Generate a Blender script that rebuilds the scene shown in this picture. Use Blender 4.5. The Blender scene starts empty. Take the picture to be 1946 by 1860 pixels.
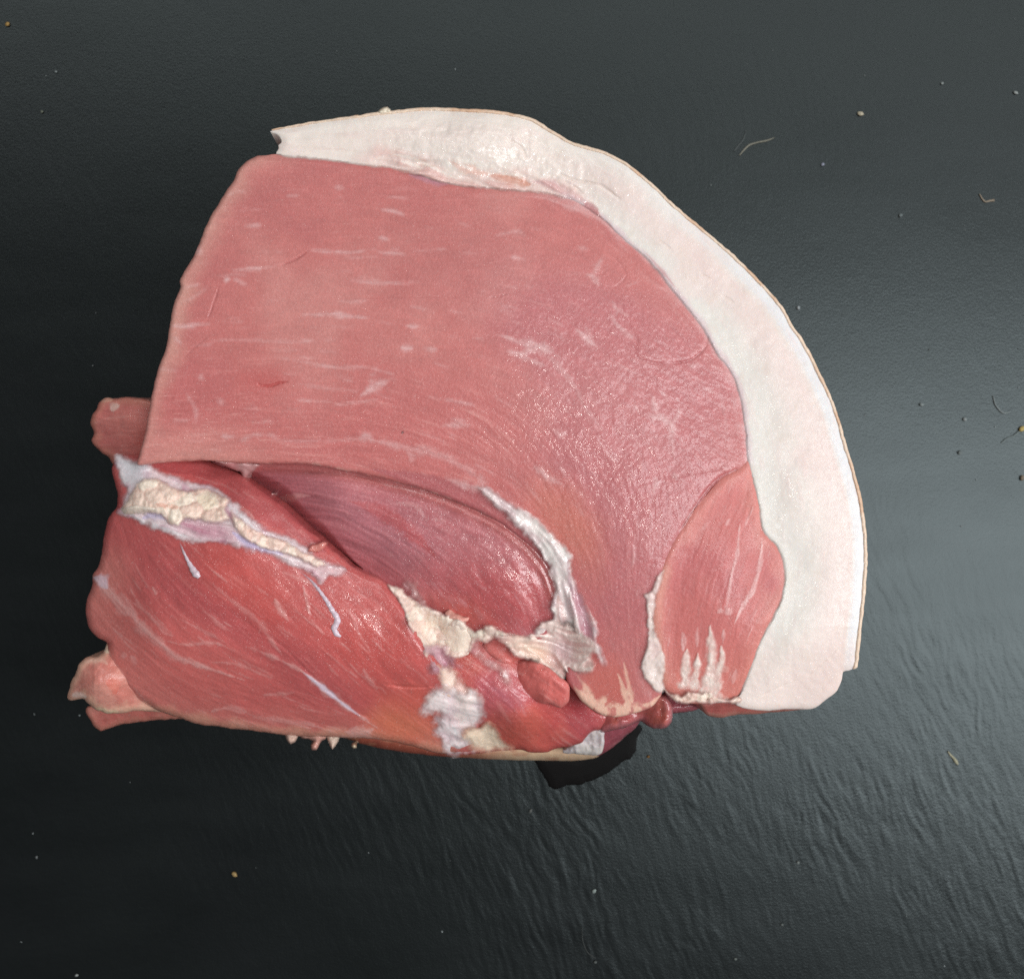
import bpy, math, random
import numpy as np

# ------------------------------------------------------------------ camera, world, lamps, exposure
sc = bpy.context.scene
CAM_H = 0.415                      # metres above the slate
TOP_H = 0.085                      # height of the cut face
PX_W, PX_H = 1946.0, 1860.0        # proportions of the photograph
CX, CY = PX_W / 2, PX_H / 2
K = 0.26 / PX_W / (CAM_H - TOP_H)  # metres per outline unit per metre of depth

cam_d = bpy.data.cameras.new("camera")
cam = bpy.data.objects.new("camera", cam_d)
sc.collection.objects.link(cam)
cam.location = (0, 0, CAM_H)
cam_d.sensor_fit = 'HORIZONTAL'
cam_d.sensor_width = 36
cam_d.lens = 36.0 / (K * PX_W)
cam_d.clip_start = 0.01
cam_d.clip_end = 50
cam_d.dof.use_dof = True
cam_d.dof.focus_distance = CAM_H - TOP_H + 0.004
cam_d.dof.aperture_fstop = 24
sc.camera = cam

world = bpy.data.worlds.new("World")
sc.world = world
world.use_nodes = True
bg = world.node_tree.nodes["Background"]
bg.inputs["Color"].default_value = (0.95, 0.97, 1.0, 1)
bg.inputs["Strength"].default_value = 0.18


def lamp(name, loc, target, sx, sy, power, col):
    d = bpy.data.lights.new(name, 'AREA')
    d.shape = 'RECTANGLE'
    d.size, d.size_y = sx, sy
    d.energy = power
    d.color = col
    o = bpy.data.objects.new(name, d)
    sc.collection.objects.link(o)
    o.location = loc
    import mathutils
    dirv = mathutils.Vector(target) - mathutils.Vector(loc)
    o.rotation_euler = dirv.to_track_quat('-Z', 'Y').to_euler()
    return o


lamp("window_light", (0.92, -0.16, 1.22), (0, 0, 0.05), 0.58, 1.75, 26.5, (0.95, 0.985, 1.0))
lamp("counter_light", (0.05, 0.70, 1.30), (0, 0, 0.05), 2.40, 0.30, 6.2, (0.98, 1.0, 0.98))
lamp("glint_lamp", (0.10, -0.03, 1.50), (0, 0, 0.05), 0.07, 0.07, 0.95, (1.0, 0.95, 0.88))  # small unseen lamp, added for bright glints on the meat
sc.view_settings.view_transform = 'Standard'
sc.view_settings.look = 'None'
sc.view_settings.exposure = 0
sc.view_settings.gamma = 1
sc.view_settings.use_curve_mapping = False
sc.cycles.use_denoising = False

# ------------------------------------------------------------------ number helpers


def lin(c):
    """0-255 display colour to a linear albedo"""
    c = np.asarray(c, dtype=np.float64) / 255.0
    return np.where(c <= 0.04045, c / 12.92, ((c + 0.055) / 1.055) ** 2.4) * 0.92


def hashf(ix, iy, seed):
    h = (ix.astype(np.int64) * 374761393 + iy.astype(np.int64) * 668265263 + seed * 1442695041) & 0x7fffffff
    h = ((h ^ (h >> 13)) * 1274126177) & 0x7fffffff
    h = ((h ^ (h >> 16)) * 668265263) & 0x7fffffff
    return ((h >> 7) & 0xffff) / 65535.0


def vnoise(x, y, seed=0):
    ix, iy = np.floor(x), np.floor(y)
    fx, fy = x - ix, y - iy
    fx = fx * fx * fx * (fx * (fx * 6 - 15) + 10)
    fy = fy * fy * fy * (fy * (fy * 6 - 15) + 10)
    a, b = hashf(ix, iy, seed), hashf(ix + 1, iy, seed)
    c, d = hashf(ix, iy + 1, seed), hashf(ix + 1, iy + 1, seed)
    return (a + (b - a) * fx + (c - a) * fy + (a - b - c + d) * fx * fy) * 2 - 1


def fbm(x, y, scale, seed=0, octv=4, gain=0.5):
    s, a, t = 0, 1.0, 0
    x, y = x / scale, y / scale
    for k in range(octv):
        s = s + a * vnoise(x, y, seed + 17 * k)
        t += a
        a *= gain
        x, y = x * 2.03 + 13.7, y * 2.03 + 7.1
    return s / t


def worley(x, y, scale, seed=0):
    x, y = x / scale, y / scale
    ix, iy = np.floor(x), np.floor(y)
    f1 = np.full(x.shape, 9.0)
    f2 = np.full(x.shape, 9.0)
    cid = np.zeros(x.shape)
    for dx in (-1, 0, 1):
        for dy in (-1, 0, 1):
            jx, jy = ix + dx, iy + dy
            d = np.hypot(jx + hashf(jx, jy, seed) - x, jy + hashf(jx, jy, seed + 5) - y)
            near = d < f1
            f2 = np.where(near, f1, np.minimum(f2, d))
            cid = np.where(near, hashf(jx, jy, seed + 9), cid)
            f1 = np.where(near, d, f1)
    return f1, f2, cid


def sstep(a, b, x):
    t = np.clip((x - a) / (b - a), 0, 1)
    return t * t * (3 - 2 * t)


def mixc(col, c, m):
    c = lin(c) if not isinstance(c, np.ndarray) else c
    m = np.clip(m, 0, 1)[..., None]
    return col * (1 - m) + c * m


def smooth_line(pts, closed=False, gap=4.0):
    p = np.asarray(pts, dtype=np.float64)
    n = len(p)
    out = []
    for i in range(n if closed else n - 1):
        if closed:
            p0, p1, p2, p3 = p[i - 1], p[i], p[(i + 1) % n], p[(i + 2) % n]
        else:
            p0, p1, p2, p3 = p[max(i - 1, 0)], p[i], p[i + 1], p[min(i + 2, n - 1)]
        k = max(1, int(np.hypot(*(p2 - p1)[:2]) / gap))
        t = (np.arange(k) / k)[:, None]
        # tension lowered so that corners stay crisp
        m1, m2 = (p2 - p0) * 0.38, (p3 - p1) * 0.38
        L = np.hypot(*(p2 - p1)[:2]) + 1e-9
        for m in (m1, m2):
            lm = np.hypot(*m[:2])
            if lm > L:
                m *= L / lm
        h = (2 * t**3 - 3 * t**2 + 1) * p1 + (t**3 - 2 * t**2 + t) * m1 + (-2 * t**3 + 3 * t**2) * p2 + (t**3 - t**2) * m2
        out.append(h)
    if not closed:
        out.append(p[-1:])
    return np.concatenate(out)


class Field:
    """a raster of outline units on which one part is sculpted and coloured"""

    def __init__(s, u0, v0, u1, v1, step):
        s.step = step
        s.u0, s.v0 = u0, v0
        s.U, s.V = np.meshgrid(np.arange(u0, u1 + step, step), np.arange(v0, v1 + step, step))
        s.shape = s.U.shape

    def win(s, a, b, c, d):
        h, w = s.shape
        i0 = max(0, int((b - s.v0) / s.step)); i1 = min(h, int((d - s.v0) / s.step) + 2)
        j0 = max(0, int((a - s.u0) / s.step)); j1 = min(w, int((c - s.u0) / s.step) + 2)
        return (slice(i0, i1), slice(j0, j1)) if i1 > i0 and j1 > j0 else None

    def dist(s, line, R, want_t=False):
        D = np.full(s.shape, float(R))
        T = np.zeros(s.shape)
        ln = np.asarray(line, dtype=np.float64)
        seg = np.hypot(*(ln[1:, :2] - ln[:-1, :2]).T)
        cum = np.concatenate([[0], np.cumsum(seg)])
        tot = max(cum[-1], 1e-6)
        for k in range(len(ln) - 1):
            a, b = ln[k, :2], ln[k + 1, :2]
            w = s.win(min(a[0], b[0]) - R, min(a[1], b[1]) - R, max(a[0], b[0]) + R, max(a[1], b[1]) + R)
            if w is None:
                continue
            ux, vy = s.U[w] - a[0], s.V[w] - a[1]
            ab = b - a
            L2 = ab @ ab + 1e-9
            t = np.clip((ux * ab[0] + vy * ab[1]) / L2, 0, 1)
            d = np.hypot(ux - t * ab[0], vy - t * ab[1])
            near = d < D[w]
            D[w] = np.where(near, d, D[w])
            if want_t:
                T[w] = np.where(near, (cum[k] + t * seg[k]) / tot, T[w])
        return (D, T) if want_t else D

    def sdf(s, poly, R=80):
        D = s.dist(np.concatenate([poly, poly[:1]]), R)
        h, w = s.shape
        tog = np.zeros((h, w + 1), dtype=np.int32)
        q = np.concatenate([poly, poly[:1]])
        rows = s.V[:, 0]
        for (ax, ay), (bx, by) in zip(q[:-1], q[1:]):
            if ay == by:
                continue
            lo, hi = min(ay, by), max(ay, by)
            r = np.nonzero((rows >= lo) & (rows < hi))[0]
            if len(r) == 0:
                continue
            x = ax + (rows[r] - ay) * (bx - ax) / (by - ay)
            c = np.clip(np.ceil((x - s.u0) / s.step).astype(int), 0, w)
            np.add.at(tog, (r, c), 1)
        ins = (np.cumsum(tog, axis=1)[:, :w] % 2) == 1
        return np.where(ins, D, -D)

    def stroke(s, pts, w=4.0, a=1.0, ends=(1, 1), soft=0.55, rag=0.35, seed=3, smooth=True):
        """soft brush mark along a line; w may be a list of widths along it"""
        ws = np.atleast_1d(np.asarray(w, dtype=np.float64))
        ln = smooth_line(pts, gap=5) if smooth else np.asarray(pts, dtype=np.float64)
        D, T = s.dist(ln, ws.max() * 1.6 + 3, True)
        ww = np.interp(T, np.linspace(0, 1, len(ws)), ws) if len(ws) > 1 else np.full(s.shape, ws[0])
        tap = np.ones(s.shape)
        if ends[0]:
            tap = tap * np.sqrt(np.clip(T / 0.35, 0, 1))
        if ends[1]:
            tap = tap * np.sqrt(np.clip((1 - T) / 0.35, 0, 1))
        inr = D < ws.max() * 1.6 + 3
        rg = np.ones(s.shape)
        rg[inr] = 1 + rag * 2 * fbm(s.U[inr], s.V[inr], 14, seed, 3)
        ww = np.maximum(ww * tap * rg * 0.5, 1e-3)
        return np.where(inr, a * np.clip(1 - sstep(1 - soft, 1 + soft, D / ww), 0, 1) * np.clip(ww / 1.0, 0, 1), 0)

    def blob(s, u, v, ru, rv=None, rot=0, soft=0.6, rag=0.3, seed=1):
        rv = rv or ru
        c, n = math.cos(math.radians(rot)), math.sin(math.radians(rot))
        x, y = s.U - u, s.V - v
        d = np.hypot((x * c + y * n) / ru, (-x * n + y * c) / rv)
        near = d < 2.2
        r = np.zeros(s.shape)
        r[near] = 1 - sstep(1 - soft, 1 + soft, d[near] + rag * fbm(s.U[near], s.V[near], max(ru, rv) * 0.7, seed, 4))
        return r

    def up(s, small, k):
        h, w = s.shape
        yi = np.clip(np.arange(h) / k, 0, small.shape[0] - 1.001)
        xi = np.clip(np.arange(w) / k, 0, small.shape[1] - 1.001)
        y0, x0 = yi.astype(int), xi.astype(int)
        fy, fx = (yi - y0)[:, None], (xi - x0)[None]
        A = small[np.ix_(y0, x0)]; B = small[np.ix_(y0, x0 + 1)]
        C = small[np.ix_(y0 + 1, x0)]; D = small[np.ix_(y0 + 1, x0 + 1)]
        return A * (1 - fx) * (1 - fy) + B * fx * (1 - fy) + C * (1 - fx) * fy + D * fx * fy

    def coarse(s, k):
        n = np.arange(0, s.shape[0] + k + 1, k) * s.step + s.v0
        m = np.arange(0, s.shape[1] + k + 1, k) * s.step + s.u0
        return np.meshgrid(m, n)

    def tps(s, ctl, reg=0.0):
        c = np.asarray(ctl, dtype=np.float64)
        if c.ndim == 0:
            return np.full(s.shape, float(c))
        x = c[:, :2] / 200.0
        n = len(c)

        def ker(r2):
            return 0.5 * r2 * np.log(r2 + 1e-12)
        d2 = ((x[:, None] - x[None]) ** 2).sum(-1)
        A = np.zeros((n + 3, n + 3))
        A[:n, :n] = ker(d2) + reg * np.eye(n)
        A[:n, n] = 1; A[:n, n + 1:] = x
        A[n, :n] = 1; A[n + 1:, :n] = x.T
        sol = np.linalg.lstsq(A, np.concatenate([c[:, 2], [0, 0, 0]]), rcond=1e-9)[0]
        k = 5
        cu, cv = s.coarse(k)
        q = np.stack([cu, cv], -1) / 200.0
        z = sol[n] + q @ sol[n + 1:]
        for i in range(n):
            z = z + sol[i] * ker(((q - x[i]) ** 2).sum(-1))
        return s.up(z, k)

    def flow(s, guides):
        k = 6
        cu, cv = s.coarse(k)
        du = np.zeros(cu.shape); dv = np.zeros(cu.shape)
        for g in guides:
            ln = smooth_line(g, gap=25)
            t = ln[1:] - ln[:-1]
            m = (ln[1:] + ln[:-1]) / 2
            L = np.hypot(t[:, 0], t[:, 1])
            t = t / L[:, None]
            for (a, b), (x, y) in zip(m, t):
                w = 1.0 / (((cu - a) ** 2 + (cv - b) ** 2) + 200.0) ** 1.5
                du += w * x; dv += w * y
        n = np.hypot(du, dv) + 1e-12
        return s.up(du / n, k), s.up(dv / n, k)

    def lic(s, fl, L=14, seed=1, thick=1.0, jitter=0.0):
        """streaks along a direction field"""
        du, dv = fl
        h, w = s.shape
        if jitter:
            an = jitter * fbm(s.U, s.V, 45, seed + 3, 3)
            c, n = np.cos(an), np.sin(an)
            du, dv = du * c - dv * n, du * n + dv * c
        if thick <= 1:
            nz = np.random.default_rng(seed).random((h, w))
        else:
            nz = vnoise(s.U / (s.step * thick), s.V / (s.step * thick), seed)
        acc = np.zeros((h, w)); tot = 0
        yy, xx = np.mgrid[0:h, 0:w].astype(np.float64)
        for sg in (1, -1):
            x, y = xx.copy(), yy.copy()
            for k in range(L):
                xi = np.clip(np.rint(x), 0, w - 1).astype(int); yi = np.clip(np.rint(y), 0, h - 1).astype(int)
                wt = 0.5 + 0.5 * math.cos(math.pi * k / L)
                acc += wt * nz[yi, xi]; tot += wt
                x += sg * du[yi, xi]; y += sg * dv[yi, xi]
        acc /= tot
        acc -= acc.mean()
        return acc / (acc.std() + 1e-9)

    def marbling(s, fl, n, seed, inside, ln=(20, 80), w=(2, 5), a=(0.2, 0.7)):
        """short pale streaks that follow the grain"""
        rg = np.random.default_rng(seed)
        M = np.zeros(s.shape)
        ok = np.argwhere(inside)
        for _ in range(n):
            i, j = ok[rg.integers(len(ok))]
            u, v = s.U[i, j], s.V[i, j]
            L = rg.uniform(*ln)
            pts = [(u, v)]
            for _k in range(int(L / 8) + 1):
                ii = int(np.clip((v - s.v0) / s.step, 0, s.shape[0] - 1)); jj = int(np.clip((u - s.u0) / s.step, 0, s.shape[1] - 1))
                u += fl[0][ii, jj] * 8 + rg.normal() * 0.8; v += fl[1][ii, jj] * 8 + rg.normal() * 0.8
                pts.append((u, v))
            p = np.array(pts)
            R = w[1] * 2 + 4
            wd = s.win(p[:, 0].min() - R, p[:, 1].min() - R, p[:, 0].max() + R, p[:, 1].max() + R)
            if wd is None:
                continue
            sub = Field.__new__(Field)
            sub.step = s.step; sub.U = s.U[wd]; sub.V = s.V[wd]; sub.shape = sub.U.shape
            sub.u0, sub.v0 = sub.U[0, 0], sub.V[0, 0]
            M[wd] = np.maximum(M[wd], sub.stroke(p, rg.uniform(*w), rg.uniform(*a), rag=0.6, seed=int(rg.integers(999)), smooth=False))
        return M


def world_pos(u, v, z):
    k = K * (CAM_H - z)
    return np.stack([(u - CX) * k, -(v - CY) * k, z], -1)


def raw_mesh(name, co, quads, attrs=None, smooth=True):
    me = bpy.data.meshes.new(name)
    co = np.ascontiguousarray(co, dtype=np.float32)
    quads = np.ascontiguousarray(quads, dtype=np.int32)
    n = quads.shape[1]
    me.vertices.add(len(co))
    me.vertices.foreach_set("co", co.ravel())
    me.loops.add(quads.size)
    me.loops.foreach_set("vertex_index", quads.ravel())
    me.polygons.add(len(quads))
    me.polygons.foreach_set("loop_start", np.arange(0, quads.size, n, dtype=np.int32))
    me.polygons.foreach_set("use_smooth", np.full(len(quads), smooth))
    me.update(calc_edges=True)
    for k, (typ, arr) in (attrs or {}).items():
        at = me.attributes.new(k, typ, 'POINT')
        arr = np.ascontiguousarray(arr, dtype=np.float32)
        if typ == 'FLOAT_COLOR':
            at.data.foreach_set("color", np.concatenate([arr, np.ones((len(arr), 1), np.float32)], 1).ravel())
        else:
            at.data.foreach_set("value", arr.ravel())
    return me


def link(name, me, mat=None, parent=None):
    o = bpy.data.objects.new(name, me)
    sc.collection.objects.link(o)
    if mat:
        me.materials.append(mat)
    if parent:
        o.parent = parent
    return o


HM = np.full((960, 1000), np.nan)   # height of the pieces built so far, on a 2-unit raster


def box(A, r):
    for ax in (0, 1):
        c = np.cumsum(np.pad(A, [(r + 1, r) if k == ax else (0, 0) for k in (0, 1)], mode='edge'), axis=ax)
        n = A.shape[ax]
        hi = np.take(c, np.arange(2 * r + 1, 2 * r + 1 + n), axis=ax); lo = np.take(c, np.arange(0, n), axis=ax)
        A = (hi - lo) / (2 * r + 1)
    return A


def over(off=1.0, r=4):
    """height of whatever lies below, smoothed, plus an offset in millimetres"""
    def z(g):
        i = np.clip((g.V / 2).astype(int), 0, HM.shape[0] - 1); j = np.clip((g.U / 2).astype(int), 0, HM.shape[1] - 1)
        h = HM[i, j]
        ok = np.isfinite(h)
        h = np.where(ok, h, 0)
        n = box(ok.astype(float), r) + 1e-9
        s = box(h, r) / n
        s = box(np.where(n > 1e-3, s, s[ok].mean() if ok.any() else 60), max(1, r // 2))
        return s + off
    return z


ZC = []   # height controls of the pieces, in building order


def build(name, outline, z, paint, mat, parent, step=2.0, wob=(1.0, 18), rr=10, rd=1.6, zbot=2.0,
          bulge=0.6, skirt_tint=None, seed=1, closed_pts=True, label=None, rings=9):
    """sculpt one piece: z in millimetres (number or control points), rounded rim, side wall down to zbot"""
    poly = smooth_line(outline, True) if closed_pts else np.asarray(outline, dtype=np.float64)
    if wob[0]:
        px = fbm(poly[:, 0], poly[:, 1], wob[1], seed + 101, 3) * wob[0]
        py = fbm(poly[:, 0], poly[:, 1], wob[1], seed + 202, 3) * wob[0]
        poly = poly + np.stack([px, py], 1) * 1.6
    grow = getattr(paint, 'grow', 0)
    m = step * 3 + grow
    g = Field(math.floor((poly[:, 0].min() - m) / 2) * 2.0, math.floor((poly[:, 1].min() - m) / 2) * 2.0, poly[:, 0].max() + m, poly[:, 1].max() + m, step)
    g.sd = g.sdf(poly) + grow
    g.ins = g.sd > 0
    r = paint(g)
    col, dz, wet = r['col'], r.get('dz', 0), r.get('wet', 0.3)
    ZC.append(z)
    Z = (z(g) if callable(z) else g.tps(z)) + dz
    rr_ = r.get('rr', rr)
    rd_ = r.get('rd', rd)
    e = np.clip(1 - np.maximum(g.sd, 0) / rr_, 0, 1)
    sf = r.get('soft', 0.0)
    Z = Z - rd_ * ((1 - sf) * (1 - np.sqrt(1 - e * e * 0.999)) + sf * e * e)
    # fine speckle of the flesh itself
    rg = np.random.default_rng(seed)
    nz = rg.normal(size=g.shape); nz = nz * .6 + .4 * 2 * box(rg.normal(size=g.shape), 1)
    col = col * np.clip(1 + r.get('micro', .045) * nz + .02 * fbm(g.U, g.V, 9, seed + 55, 2), .7, 1.35)[..., None]
    if r.get('bloom'):
        col = mixc(col, (222, 164, 156), np.full(g.shape, r['bloom']))
    col = mixc(col, (228, 184, 178), (rg.random(g.shape) > .988) * r.get('speck', .34) * rg.random(g.shape))
    hi = np.clip((g.V / 2).astype(int), 0, HM.shape[0] - 1); hj = np.clip((g.U / 2).astype(int), 0, HM.shape[1] - 1)
    old = HM[hi, hj]
    HM[hi, hj] = np.where(g.ins, np.fmax(old, Z), old)
    gu, gv = np.gradient(g.sd, step)[::-1]
    gl = np.hypot(gu, gv) + 1e-6
    out = g.sd <= 0
    push = np.where(out, np.minimum(-g.sd, step * 2.2), 0)
    PU, PV = g.U + gu / gl * push, g.V + gv / gl * push
    cell = g.ins[:-1, :-1] | g.ins[1:, :-1] | g.ins[:-1, 1:] | g.ins[1:, 1:]
    h, w = g.shape
    ii, jj = np.nonzero(cell)
    q = np.stack([(ii + 1) * w + jj, (ii + 1) * w + jj + 1, ii * w + jj + 1, ii * w + jj], 1)
    used = np.unique(q)
    remap = np.full(h * w, -1, dtype=np.int64)
    remap[used] = np.arange(len(used))
    q = remap[q]
    n0 = len(used)
    zz = Z.ravel()[used] * 0.001
    co = world_pos(PU.ravel()[used], PV.ravel()[used], zz)
    tint = np.broadcast_to(col, (h, w, 3)).reshape(-1, 3)[used]
    wets = np.broadcast_to(np.asarray(wet, dtype=np.float64), (h, w)).ravel()[used]
    vl = r.get('veil', 0)
    veil = r['cover'] if 'cover' in r else np.ones(g.shape) if not vl else sstep(0, vl, g.sd + vl * (.5 * fbm(g.U, g.V, 16, seed + 71, 3) + .08 * fbm(g.U, g.V, 4, seed + 72, 2)) - vl * .10) * (g.sd > .5)
    veils = veil.ravel()[used]
    # side wall
    ea = np.concatenate([q[:, [0, 1]], q[:, [1, 2]], q[:, [2, 3]], q[:, [3, 0]]])
    key, rev = ea[:, 0] * n0 + ea[:, 1], ea[:, 1] * n0 + ea[:, 0]
    be = ea[~np.isin(key, rev)]
    bv = np.unique(be)
    bmap = np.full(n0, -1, dtype=np.int64)
    bmap[bv] = np.arange(len(bv))
    nu = -(gu / gl).ravel()[used][bv]
    nv = (gv / gl).ravel()[used][bv]
    cos, tn, wt, vt = [co], [tint], [wets], [veils]
    faces = [q]
    zt = co[bv, 2]
    prev = bv
    base = n0
    for k in range(1, rings + 1):
        t = k / rings
        zk = zt + (zbot * 0.001 - zt) * t
        off = (bulge * math.sin(math.pi * min(t * 1.1, 1)) - 0.9 * t * t) * 0.001 * (1 + 0.5 * fbm(co[bv, 0] * 4000, zk * 4000 + seed, 40, seed, 2))
        off = off + 0.0009 * min(1.0, t * 4) * (fbm(co[bv, 0] * 5000 + co[bv, 1] * 4000, zk * 5000 + seed * 3, 45, seed + 6, 3) - .35)
        c = co[bv].copy()
        c[:, 0] += nu * off; c[:, 1] += nv * off; c[:, 2] = zk
        cos.append(c)
        if skirt_tint is None:
            mt = min(1.0, t * 3.5)
            tc = tint[bv] * (1 - mt) + np.median(tint[bv], axis=0) * mt
        else:
            tc = np.broadcast_to(lin(skirt_tint), (len(bv), 3))
        hz = zk * 5000 + seed * 7
        tc = tc * np.clip(1 + .22 * fbm(co[bv, 0] * 5000 + co[bv, 1] * 3000, hz, 30, seed + 3, 3) + .12 * fbm(co[bv, 1] * 5000, hz * 3, 14, seed + 4, 2), .6, 1.4)[:, None]
        tn.append(tc); wt.append(wets[bv]); vt.append(veils[bv])
        cur = base + np.arange(len(bv))
        cb = np.full(n0, -1, dtype=np.int64); cb[bv] = cur
        pm = prev if k > 1 else bv
        pb = np.full(n0, -1, dtype=np.int64); pb[bv] = pm
        faces.append(np.stack([pb[be[:, 1]], pb[be[:, 0]], cb[be[:, 0]], cb[be[:, 1]]], 1))
        prev = cur
        base += len(bv)
    me = raw_mesh(name, np.concatenate(cos), np.concatenate(faces),
                  {'tint': ('FLOAT_COLOR', np.clip(np.concatenate(tn), 0.004, 0.9)), 'wet': ('FLOAT', np.concatenate(wt)), 'veil': ('FLOAT', np.concatenate(vt))})
    o = link(name, me, mat, parent)
    if label:
        o['label'] = label
    return o


# ------------------------------------------------------------------ materials


def flesh(name, rough=(0.5, 0.22), bump=0.25, grain=2600.0, sss=0.12, radius=(1.0, 0.35, 0.25), sss_scale=0.0016, coat=0.5, thin=False, spots=0.5, mottle=0.06, film=0.36, film_scale=2500):
    m = bpy.data.materials.new(name)
    m.use_nodes = True
    nt = m.node_tree
    N, L = nt.nodes, nt.links
    b = N["Principled BSDF"]
    at = N.new("ShaderNodeAttribute"); at.attribute_name = "tint"
    wa = N.new("ShaderNodeAttribute"); wa.attribute_name = "wet"
    tc = N.new("ShaderNodeTexCoord")

    def noise(scale, det, ro=0.55):
        n = N.new("ShaderNodeTexNoise")
        n.inputs["Scale"].default_value = scale; n.inputs["Detail"].default_value = det; n.inputs["Roughness"].default_value = ro
        L.new(tc.outputs["Object"], n.inputs["Vector"])
        return n

    def math_(op, a, bb):
        x = N.new("ShaderNodeMath"); x.operation = op
        for i, s in enumerate((a, bb)):
            if isinstance(s, (int, float)):
                x.inputs[i].default_value = s
            else:
                L.new(s, x.inputs[i])
        return x.outputs[0]
    # mottled colour
    n1 = noise(900, 4)
    n2 = noise(grain, 3, 0.7)
    mr = N.new("ShaderNodeMapRange")
    mr.inputs["From Min"].default_value = 0.25; mr.inputs["From Max"].default_value = 0.75
    mr.inputs["To Min"].default_value = 1 - mottle; mr.inputs["To Max"].default_value = 1 + mottle
    L.new(math_('ADD', math_('MULTIPLY', n1.outputs["Fac"], 0.5), math_('MULTIPLY', n2.outputs["Fac"], 0.5)), mr.inputs["Value"])
    mul = N.new("ShaderNodeVectorMath"); mul.operation = 'SCALE'
    L.new(at.outputs["Color"], mul.inputs[0]); L.new(mr.outputs[0], mul.inputs["Scale"])
    L.new(mul.outputs[0], b.inputs["Base Color"])
    # wetness
    n3 = noise(300, 3)
    wet = math_('MULTIPLY', wa.outputs["Fac"], math_('ADD', math_('MULTIPLY', n3.outputs["Fac"], spots * 2), 1 - spots))
    rr = N.new("ShaderNodeMapRange")
    rr.inputs["To Min"].default_value = rough[0]; rr.inputs["To Max"].default_value = rough[1]
    L.new(wet, rr.inputs["Value"])
    L.new(rr.outputs[0], b.inputs["Roughness"])
    # fine relief
    n4 = noise(grain * 0.42, 2, 0.5)
    hgt = math_('ADD', math_('MULTIPLY', n2.outputs["Fac"], 0.45), n4.outputs["Fac"])
    bm = N.new("ShaderNodeBump"); bm.inputs["Strength"].default_value = bump; bm.inputs["Distance"].default_value = 0.0004
    L.new(hgt, bm.inputs["Height"])
    L.new(bm.outputs[0], b.inputs["Normal"])
    bc = N.new("ShaderNodeBump"); bc.inputs["Distance"].default_value = 0.00035
    bc.inputs["Strength"].default_value = film
    bead = N.new("ShaderNodeMapRange"); bead.interpolation_type = 'SMOOTHSTEP'
    bead.inputs["From Min"].default_value = 0.52; bead.inputs["From Max"].default_value = 0.72
    L.new(noise(film_scale, 2, 0.6).outputs["Fac"], bead.inputs["Value"])
    L.new(math_('ADD', bead.outputs[0], math_('MULTIPLY', n2.outputs["Fac"], 0.10)), bc.inputs["Height"])
    L.new(bc.outputs[0], b.inputs["Coat Normal"])
    L.new(math_('MULTIPLY', wet, coat), b.inputs["Coat Weight"])
    b.inputs["Coat Roughness"].default_value = 0.07
    b.inputs["Specular IOR Level"].default_value = 0.32
    b.inputs["Subsurface Weight"].default_value = sss
    if thin:   # tissue that thins out to a translucent film at its rim
        va = N.new("ShaderNodeAttribute"); va.attribute_name = "veil"
        L.new(va.outputs["Fac"], b.inputs["Alpha"])
    b.inputs["Subsurface Radius"].default_value = radius
    b.inputs["Subsurface Scale"].default_value = sss_scale
    return m


M_MEAT = flesh("raw_meat", rough=(0.52, 0.26), bump=0.30, sss=0.12)
M_RED = flesh("red_meat", rough=(0.5, 0.26), bump=0.28, sss=0.12, film=0.5, film_scale=1500, spots=0.85, coat=0.9)
M_FAT = flesh("pork_fat", thin=True, rough=(0.5, 0.3), bump=0.14, coat=.4, grain=1800, sss=0.2, radius=(1, 0.7, 0.5), sss_scale=0.0022, mottle=0.02, film=0.45, film_scale=1000)
M_LUMP = flesh("crumbly_fat", thin=True, rough=(0.5, 0.25), bump=0.35, grain=2200, sss=0.2, radius=(1, 0.7, 0.5), sss_scale=0.0018, mottle=0.05)
M_MEMB = flesh("membrane", thin=True, rough=(0.42, 0.18), bump=0.22, sss=0.15, radius=(1, 0.6, 0.6), sss_scale=0.0015, mottle=0.05, coat=1.0)
M_RIND = flesh("pork_rind", rough=(0.55, 0.4), bump=0.3, sss=0.15, radius=(1, 0.6, 0.4), mottle=0.08)


def plain(name, col, rough=0.6, bump=0.0, sc_=2000.0, spec=0.4, alpha=1.0, var=0.15):
    m = bpy.data.materials.new(name)
    m.use_nodes = True
    nt = m.node_tree; N, L = nt.nodes, nt.links
    b = N["Principled BSDF"]
    tc = N.new("ShaderNodeTexCoord")
    n = N.new("ShaderNodeTexNoise"); n.inputs["Scale"].default_value = sc_; n.inputs["Detail"].default_value = 3
    L.new(tc.outputs["Object"], n.inputs["Vector"])
    rp = N.new("ShaderNodeValToRGB")
    c = np.asarray(col)
    rp.color_ramp.elements[0].position = 0.3; rp.color_ramp.elements[1].position = 0.7
    rp.color_ramp.elements[0].color = (*(c * (1 - var)), 1); rp.color_ramp.elements[1].color = (*np.minimum(c * (1 + var), 1), 1)
    L.new(n.outputs["Fac"], rp.inputs[0]); L.new(rp.outputs[0], b.inputs["Base Color"])
    b.inputs["Roughness"].default_value = rough
    b.inputs["Specular IOR Level"].default_value = spec
    if bump:
        bm = N.new("ShaderNodeBump"); bm.inputs["Strength"].default_value = bump; bm.inputs["Distance"].default_value = 0.0003
        L.new(n.outputs["Fac"], bm.inputs["Height"]); L.new(bm.outputs[0], b.inputs["Normal"])
    return m


# ------------------------------------------------------------------ the slate surface


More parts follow.
